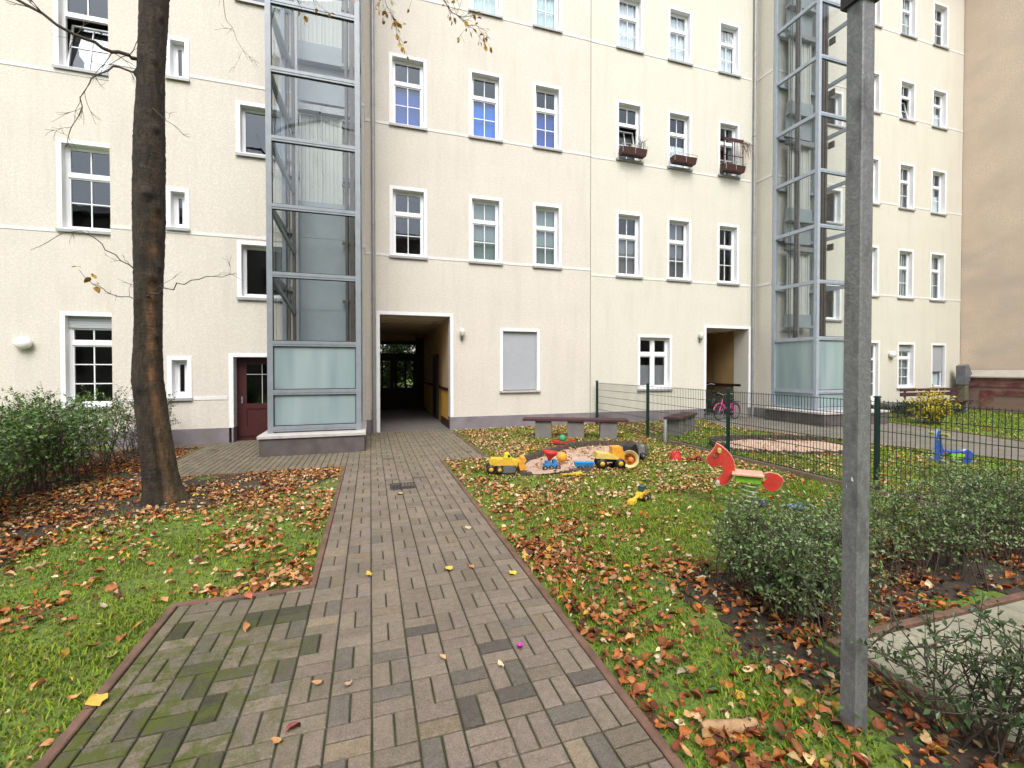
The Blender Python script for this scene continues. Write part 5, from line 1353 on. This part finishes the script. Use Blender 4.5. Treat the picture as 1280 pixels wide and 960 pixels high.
def grass():
    Vs = []; Cs = []
    for (x0, x1, y0, y1, dens, h, w) in ((-4.2, -.4, .7, 5.2, 5600, .026, .0040), (1.2, 6.3, .9, 5.2, 5200, .027, .0042), (-7., -.4, 5.2, 9.5, 1900, .030, .0065), (1.2, 6.3, 5.2, 11.9, 1700, .032, .007), (6.4, 11.2, 1., 12, 1100, .034, .009), (10, 23, .5, 11.9, 260, .045, .014), (6.0, 10.0, 2.0, 4.2, 800, .04, .008)):
        n_ = int((x1 - x0) * (y1 - y0) * dens); x = nr.uniform(x0, x1, n_); y = nr.uniform(y0, y1, n_)
        dn = fbm(x, y, 1.9) + .5 * fbm(x, y, 5.3)
        keep = ~hardzone(x, y) & ~sand_any(x, y) & vis(x, y)
        # bare, leaf covered ground
        bare = np.zeros(n_)
        bare += np.where((x < -.4), np.clip((y - 4.9) / 1.6, 0, 1) * .9 + np.clip((-3.0 - x) / .8, 0, 1) * np.clip((y - 3.2) / 1., 0, 1), 0)
        bare += np.where((x > 1.2) & (x < 2.1), np.clip((1.9 - x) / .7, 0, 1) * .45, 0)
        bare += np.where((x > 2.0) & (x < 6.3) & (y < 3.3), .65 * np.clip((3.2 - y) / .4, 0, 1) * np.clip((x - 1.9) / .3, 0, 1) * 1.5, 0)
        bare += np.where((x > -1.3) & (x < -.4) & (y > 3.6), .5, 0)
        keep &= nr.random(n_) > np.clip(bare, 0, .96)
        keep &= nr.random(n_) < np.clip(.72 + .5 * dn, .25, 1)
        x, y, dn = x[keep], y[keep], dn[keep]; n_ = len(x)
        hh = h * nr.uniform(.5, 1.45, n_) * (1 + .3 * dn); yaw = nr.uniform(0, 2 * np.pi, n_); ln = nr.uniform(.3, 1.25, n_) * hh
        cx, sx = np.cos(yaw), np.sin(yaw); px, py = -sx, cx; ww = w * nr.uniform(.6, 1.3, n_)
        z0 = np.full(n_, -.022)
        b0 = np.stack([x - px * ww, y - py * ww, z0], 1); b1 = np.stack([x + px * ww, y + py * ww, z0], 1)
        m0 = np.stack([x - px * ww * .8 + cx * ln * .35, y - py * ww * .8 + sx * ln * .35, z0 + hh * .6], 1); m1 = np.stack([x + px * ww * .8 + cx * ln * .35, y + py * ww * .8 + sx * ln * .35, z0 + hh * .6], 1)
        tp = np.stack([x + cx * ln, y + sx * ln, z0 + hh], 1); tp2 = tp + np.stack([px, py, px * 0], 1) * ww[:, None] * .3
        Vs.append(np.stack([b0, b1, m1, m0, tp2, tp], 1).reshape(-1, 3))
        g1 = np.array((.150, .280, .014)); g2 = np.array((.275, .305, .026)); g3 = np.array((.068, .150, .016))
        f = nr.random(n_)[:, None]; u = np.clip(.5 + .6 * fbm(x, y, 1.1), 0, 1)[:, None]
        c = (g1 * (1 - u) + g2 * u) * (.7 + .6 * f); q = nr.random(n_) < .22; c[q] = g3 * (.7 + .6 * f[q]); q = nr.random(n_) < .08; c[q] = np.array((.24, .19, .08)) * (.7 + .5 * f[q])
        Cs.append(np.repeat(c, 6, 0))
    V = np.concatenate(Vs); k = len(V) // 6; b = np.arange(k)[:, None] * 6
    F = np.concatenate([b + np.array((0, 1, 2, 3)), b + np.array((3, 2, 4, 5))])
    tag(np_mesh('grass', V, F, M_grass, np.concatenate(Cs)), kind='stuff', label='short autumn lawn grass', cat='grass')
grass()
PAL = np.array([(.23, .070, .028), (.38, .145, .048), (.52, .27, .11), (.58, .39, .20), (.56, .34, .05), (.12, .052, .028), (.46, .145, .032), (.66, .54, .35)])
def crumple(T, a): return T + nr.normal(0, a, T.shape)
TPLS = [crumple(leaf_tpl(*q), .035) for q in ((.3, .3, .1), (.7, .4, -.3, .30), (.15, -.5, .3), (1.2, .2, .3, .24), (.4, .6, .2, .36), (.2, .2, -.2, .42), (.3, -.3, .4, .30), (1.5, .5, -.2, .28), (.1, .3, .1, .38), (.2, -.2, -.3, .25), (.6, .2, .5, .44))]
def litter():
    X = []; Y_ = []; W_ = []; S_ = []
    def zone(x0, x1, y0, y1, dens, wts, smin, smax, f=None):
        n_ = int((x1 - x0) * (y1 - y0) * dens * 2.3); x = nr.uniform(x0, x1, n_); y = nr.uniform(y0, y1, n_)
        k = ~hardzone(x, y) & vis(x, y)
        k &= nr.random(n_) < np.clip(.55 + .75 * fbm(x, y, 2.6) + .3 * fbm(x, y, 6.1), .12, 1)
        if f is not None: k &= nr.random(n_) < f(x, y)
        x, y = x[k], y[k]; X.append(x); Y_.append(y); p = np.array(wts) / sum(wts); W_.append(nr.choice(len(PAL), len(x), p=p)); S_.append(smin * .5 + (smax * .86 - smin * .5) * nr.random(len(x)) ** 1.6)
    brown = (6, 4, 1.5, .8, .5, 2.5, 3, .3); mid = (2, 4, 4.5, 3, 1, .7, 2, 1.5); pale = (1., 2.2, 5, 6, 1.6, .6, 1., 4)
    # left lawn
    zone(-7, -.4, .9, 8.0, 52, (2, 4, 5, 4, 1.5, .8, 2, 2), .05, .095)
    zone(-2.65, -2.05, 3.55, 4.0, 700, (5, 3, 1, 0, .3, 1, 4, 0), .04, .07)
    zone(-5, -.4, 4.6, 8.0, 170, mid, .05, .09, lambda x, y: np.clip((y - 4.4) / 1.4, 0, 1))
    zone(-6, -2.9, 3.2, 9.5, 190, brown, .05, .09)
    zone(-1.5, -.42, 3.7, 8.0, 150, mid, .05, .095)
    zone(-1.3, -.42, 3.7, 4.6, 200, (3, 4, 3, 2, 2.5, 1, 3, 1), .06, .1)
    zone(-5, -3.3, 8.5, 11.3, 220, brown, .05, .09)
    zone(-3.5, -3.3, 9, 11.3, 200, brown, .05, .09)
    # right lawn
    zone(1.24, 6.3, .9, 5.2, 60, (1.5, 4, 4, 4, 1.2, .4, 1.8, 2), .045, .085)
    zone(1.24, 2.3, .9, 5.0, 380, brown, .045, .088, lambda x, y: np.clip((2.15 - x) / .7, .08, 1))
    zone(1.6, 3.0, .9, 2.6, 330, brown, .045, .09, lambda x, y: np.clip((x - 1.75) / .5, .05, 1))
    zone(2.2, 6.3, 1.95, 3.2, 260, brown, .045, .085)
    zone(1.24, 3.4, 3.0, 7.9, 130, mid, .05, .095, lambda x, y: np.clip((3.2 - x) / 1.6, 0, 1))
    zone(1.24, 6.3, 5.0, 11.9, 190, pale, .05, .09)
    zone(2.1, 3.3, 8.0, 11.9, 110, pale, .05, .09)
    zone(6.4, 10.5, 1, 12, 75, pale, .05, .09)
    zone(10, 22, .5, 11.9, 9, pale, .06, .1)
    zone(6.4, 9.6, 9.8, 11.9, 90, pale, .05, .09)
    x = np.concatenate(X); y = np.concatenate(Y_); ci = np.concatenate(W_); s = np.concatenate(S_); n_ = len(x)
    insand = sand_any(x, y); k = ~insand | (nr.random(n_) < .35); x, y, ci, s = x[k], y[k], ci[k], s[k]; n_ = len(x)
    RM = rot_mats(nr.uniform(0, 6.283, n_), nr.normal(0, .24, n_), nr.normal(0, .24, n_))
    z = nr.uniform(-.004, .022, n_); z[sand_any(x, y)] += .03
    col = PAL[ci] * nr.uniform(.55, 1.2, (n_, 1)) * nr.uniform(.92, 1.08, (n_, 3))
    V, F, Cc = scatter(TPLS, LEAF_F, np.stack([x, y, z], 1), RM, s, col)
    tag(np_mesh('fallen_leaves', V, F, M_litter, Cc, None, True), kind='stuff', label='autumn leaf litter over the lawns', cat='leaf litter')
    return n_
NL = litter()
# low ivy / weeds under the left hedge and by the lamp post
def weeds(name, label, spots, size, pal, nper):
    L = []
    for cx, cy, r in spots:
        for _ in range(int(nper * r * r * 60)):
            a = nr.uniform(0, 6.28); q = r * math.sqrt(nr.random()); p = np.array((cx + q * math.cos(a), cy + q * math.sin(a), nr.uniform(.0, .10)))
            d = np.array((math.cos(a) + nr.normal(0, .6), math.sin(a) + nr.normal(0, .6), nr.uniform(-.1, .6))); L.append((p, d / np.linalg.norm(d), size * nr.uniform(.6, 1.3)))
    tag(leaf_mesh(name, L, pal, [1] * len(pal), None, (0, 0, 0)), kind='stuff', label=label, cat='ground cover')
weeds('ground_cover', 'low green weeds and clover in the leaf litter', [(-3.9, 5.4, .6), (-3.8, 6.4, .5), (-3.85, 7.4, .5), (-3.7, 8.3, .5), (2.0, 2.05, .22), (1.75, 1.85, .2), (2.05, 1.75, .18), (1.7, 1.5, .15), (2.1, 1.3, .25), (2.5, 1.6, .3), (2.3, 1.9, .3), (-.75, 4.4, .2), (1.6, 2.6, .25), (2.0, 2.7, .2), (1.9, 1.45, .15)], .035, [(.045, .105, .022), (.065, .15, .03), (.04, .10, .03)], 12)

# individual leaves on the path
def path_leaf(x, y, s, col, label, rz, tpl, name='fallen_leaf', z=.006, cat='leaf'):
    mb = MB(); T = TPLS[tpl] * s; T = T - np.array((0, 0, T[:, 2].min())); mb.add([tuple(p) for p in T], [tuple(f) for f in LEAF_F], True)
    m, nt, out = nodes_of('leaf_colour'); p = N(nt, 'ShaderNodeBsdfPrincipled', Roughness=.6)
    c = mixc(nt, ramp(nt, noise(nt, 60, 3), .3, .7), tuple(v * .75 for v in col), col); nt.links.new(c, p.inputs['Base Color']); nt.links.new(p.outputs[0], out.inputs[0])
    o = mb.build(name, m, None, (x, y, z)); o.rotation_euler = (0, 0, rz); tag(o, label, cat, 'single leaves on the paving')
PLV = [(-.02, 3.72, .07, (.55, .36, .05), 'yellow leaf in the middle of the path just past the left kerb corner', .4, 0), (.60, 3.62, .085, (.58, .46, .06), 'lemon yellow leaf right of the path middle', 2., 5), (.78, 3.60, .06, (.45, .2, .06), 'small orange leaf right of the lemon yellow one', 1., 1),
 (-1.29, 2.70, .10, (.62, .40, .07), 'large yellow leaf lying on the left kerb', .7, 5), (-.75, 3.17, .08, (.42, .20, .07), 'curled tan leaf on mossy bricks at left', .2, 1), (-.27, 2.51, .055, (.46, .25, .12), 'small tan leaf in the front middle of the path', 1.5, 0), (-.12, 2.45, .055, (.50, .33, .22), 'pale pinkish leaf right of the small tan front leaf', 2.4, 4),
 (.38, 2.52, .05, (.50, .32, .14), 'curled tan leaf right of the path centre line', .9, 1), (-.34, 2.22, .06, (.26, .07, .05), 'dark red leaf at the bottom of the path', 1.9, 3), (-.40, 2.17, .05, (.45, .24, .09), 'light brown leaf below the dark red one', 1.2, 0), (.68, 2.36, .045, (.60, .48, .28), 'cream coloured leaf scrap left of the magenta flower', .3, 4),
 (-.85, 3.6, .09, (.42, .12, .06), 'red brown leaf near the left kerb corner', 1.1, 1), (1.08, 3.40, .075, (.60, .47, .05), 'bright yellow leaf against the right kerb', .6, 5), (.36, 6.0, .08, (.50, .40, .18), 'pale leaf on the path in front of the drain grate', 1.9, 5), (.95, 4.5, .08, (.50, .42, .24), 'cream leaf on the right half of the path midway', .3, 5)]
for a in PLV: path_leaf(*a)
t = thing('flower', 'magenta flower head lying on the brick path', 'flower', (.83, 2.47, .004))
mb = MB()
for k in range(6):
    M = Matrix.Rotation(k * 1.047, 4, 'Z') @ Matrix.Rotation(R(35), 4, 'X'); mb.add([(0, 0, .004), (.014, .012, .008), (.010, .03, .012), (-.010, .03, .012), (-.014, .012, .008)], [(0, 1, 2, 3, 4)], False, M)
mb.build('petals', toy('magenta_petal', (.5, .02, .32)), t)

# ------------------------------------------------------------------ house across the courtyard (mirrored in the panes)
OP = thing('apartment_building', 'dark block across the courtyard that shows only as reflections in window panes', 'building', (4., -16., 0))
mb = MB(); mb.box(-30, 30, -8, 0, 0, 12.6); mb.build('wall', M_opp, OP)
mb = MB(); mb.prism([(-30.5, 12.61), (30.5, 12.61), (30.5, 12.8), (-30.5, 12.8)], -8.5, .5); mb.add([(-30.5, .5, 12.81), (30.5, .5, 12.81), (30.5, -4, 14.6), (-30.5, -4, 14.6)], [(0, 1, 2, 3)]); mb.build('roof', M_roof, OP)
mb = MB()
for i in range(18):
    for j in range(4): mb.box(-28 + i * 3.2, -27 + i * 3.2, .002, .03, 1.2 + j * 3.3, 2.9 + j * 3.3)
mb.build('windows', M_dark, OP)

# ------------------------------------------------------------------ sky, sun, camera
w = bpy.data.worlds.new('World'); SC.world = w; w.use_nodes = True
nt = w.node_tree; nt.nodes.clear()
SUN_EL, SUN_AZ = R(52), R(192)       # azimuth measured clockwise from +Y: behind-left of the camera
sky = nt.nodes.new('ShaderNodeTexSky'); sky.sky_type = 'NISHITA'; sky.sun_disc = False; sky.sun_elevation = SUN_EL; sky.sun_rotation = SUN_AZ; sky.dust_density = 3.0; sky.air_density = 1.2
hs = nt.nodes.new('ShaderNodeHueSaturation'); hs.inputs['Saturation'].default_value = .30
bg = nt.nodes.new('ShaderNodeBackground'); bg.inputs[1].default_value = .15
wo = nt.nodes.new('ShaderNodeOutputWorld')
nt.links.new(sky.outputs[0], hs.inputs['Color']); nt.links.new(hs.outputs[0], bg.inputs[0]); nt.links.new(bg.outputs[0], wo.inputs[0])
sl = bpy.data.lights.new('sun', 'SUN'); sl.energy = 1.2; sl.angle = R(32); sl.color = (1, .96, .90)
so = bpy.data.objects.new('sun', sl); C.objects.link(so)
d = Vector((math.sin(SUN_AZ) * math.cos(SUN_EL), math.cos(SUN_AZ) * math.cos(SUN_EL), math.sin(SUN_EL)))
so.rotation_euler = (-d).to_track_quat('-Z', 'Y').to_euler(); so.location = (-10, -10, 30)
cam = bpy.data.cameras.new('camera'); co = bpy.data.objects.new('camera', cam); C.objects.link(co)
cam.sensor_width = 36; cam.lens = 560 / 1280 * 36; cam.shift_y = -12 / 1280; cam.clip_start = .05; cam.clip_end = 1000
co.location = (0, 0, 1.65); co.rotation_euler = (R(90 - .8), 0, R(-17.54)); SC.camera = co
SC.view_settings.view_transform = 'Standard'; SC.view_settings.look = 'None'; SC.view_settings.gamma = 1; SC.view_settings.exposure = 1.02
SC.render.engine = 'CYCLES'; SC.cycles.use_denoising = True; SC.cycles.denoiser = 'OPENIMAGEDENOISE'
SC.cycles.max_bounces = 8; SC.cycles.transparent_max_bounces = 16; SC.cycles.caustics_reflective = False; SC.cycles.caustics_refractive = False
SC.cycles.use_adaptive_sampling = True; SC.cycles.adaptive_threshold = .015
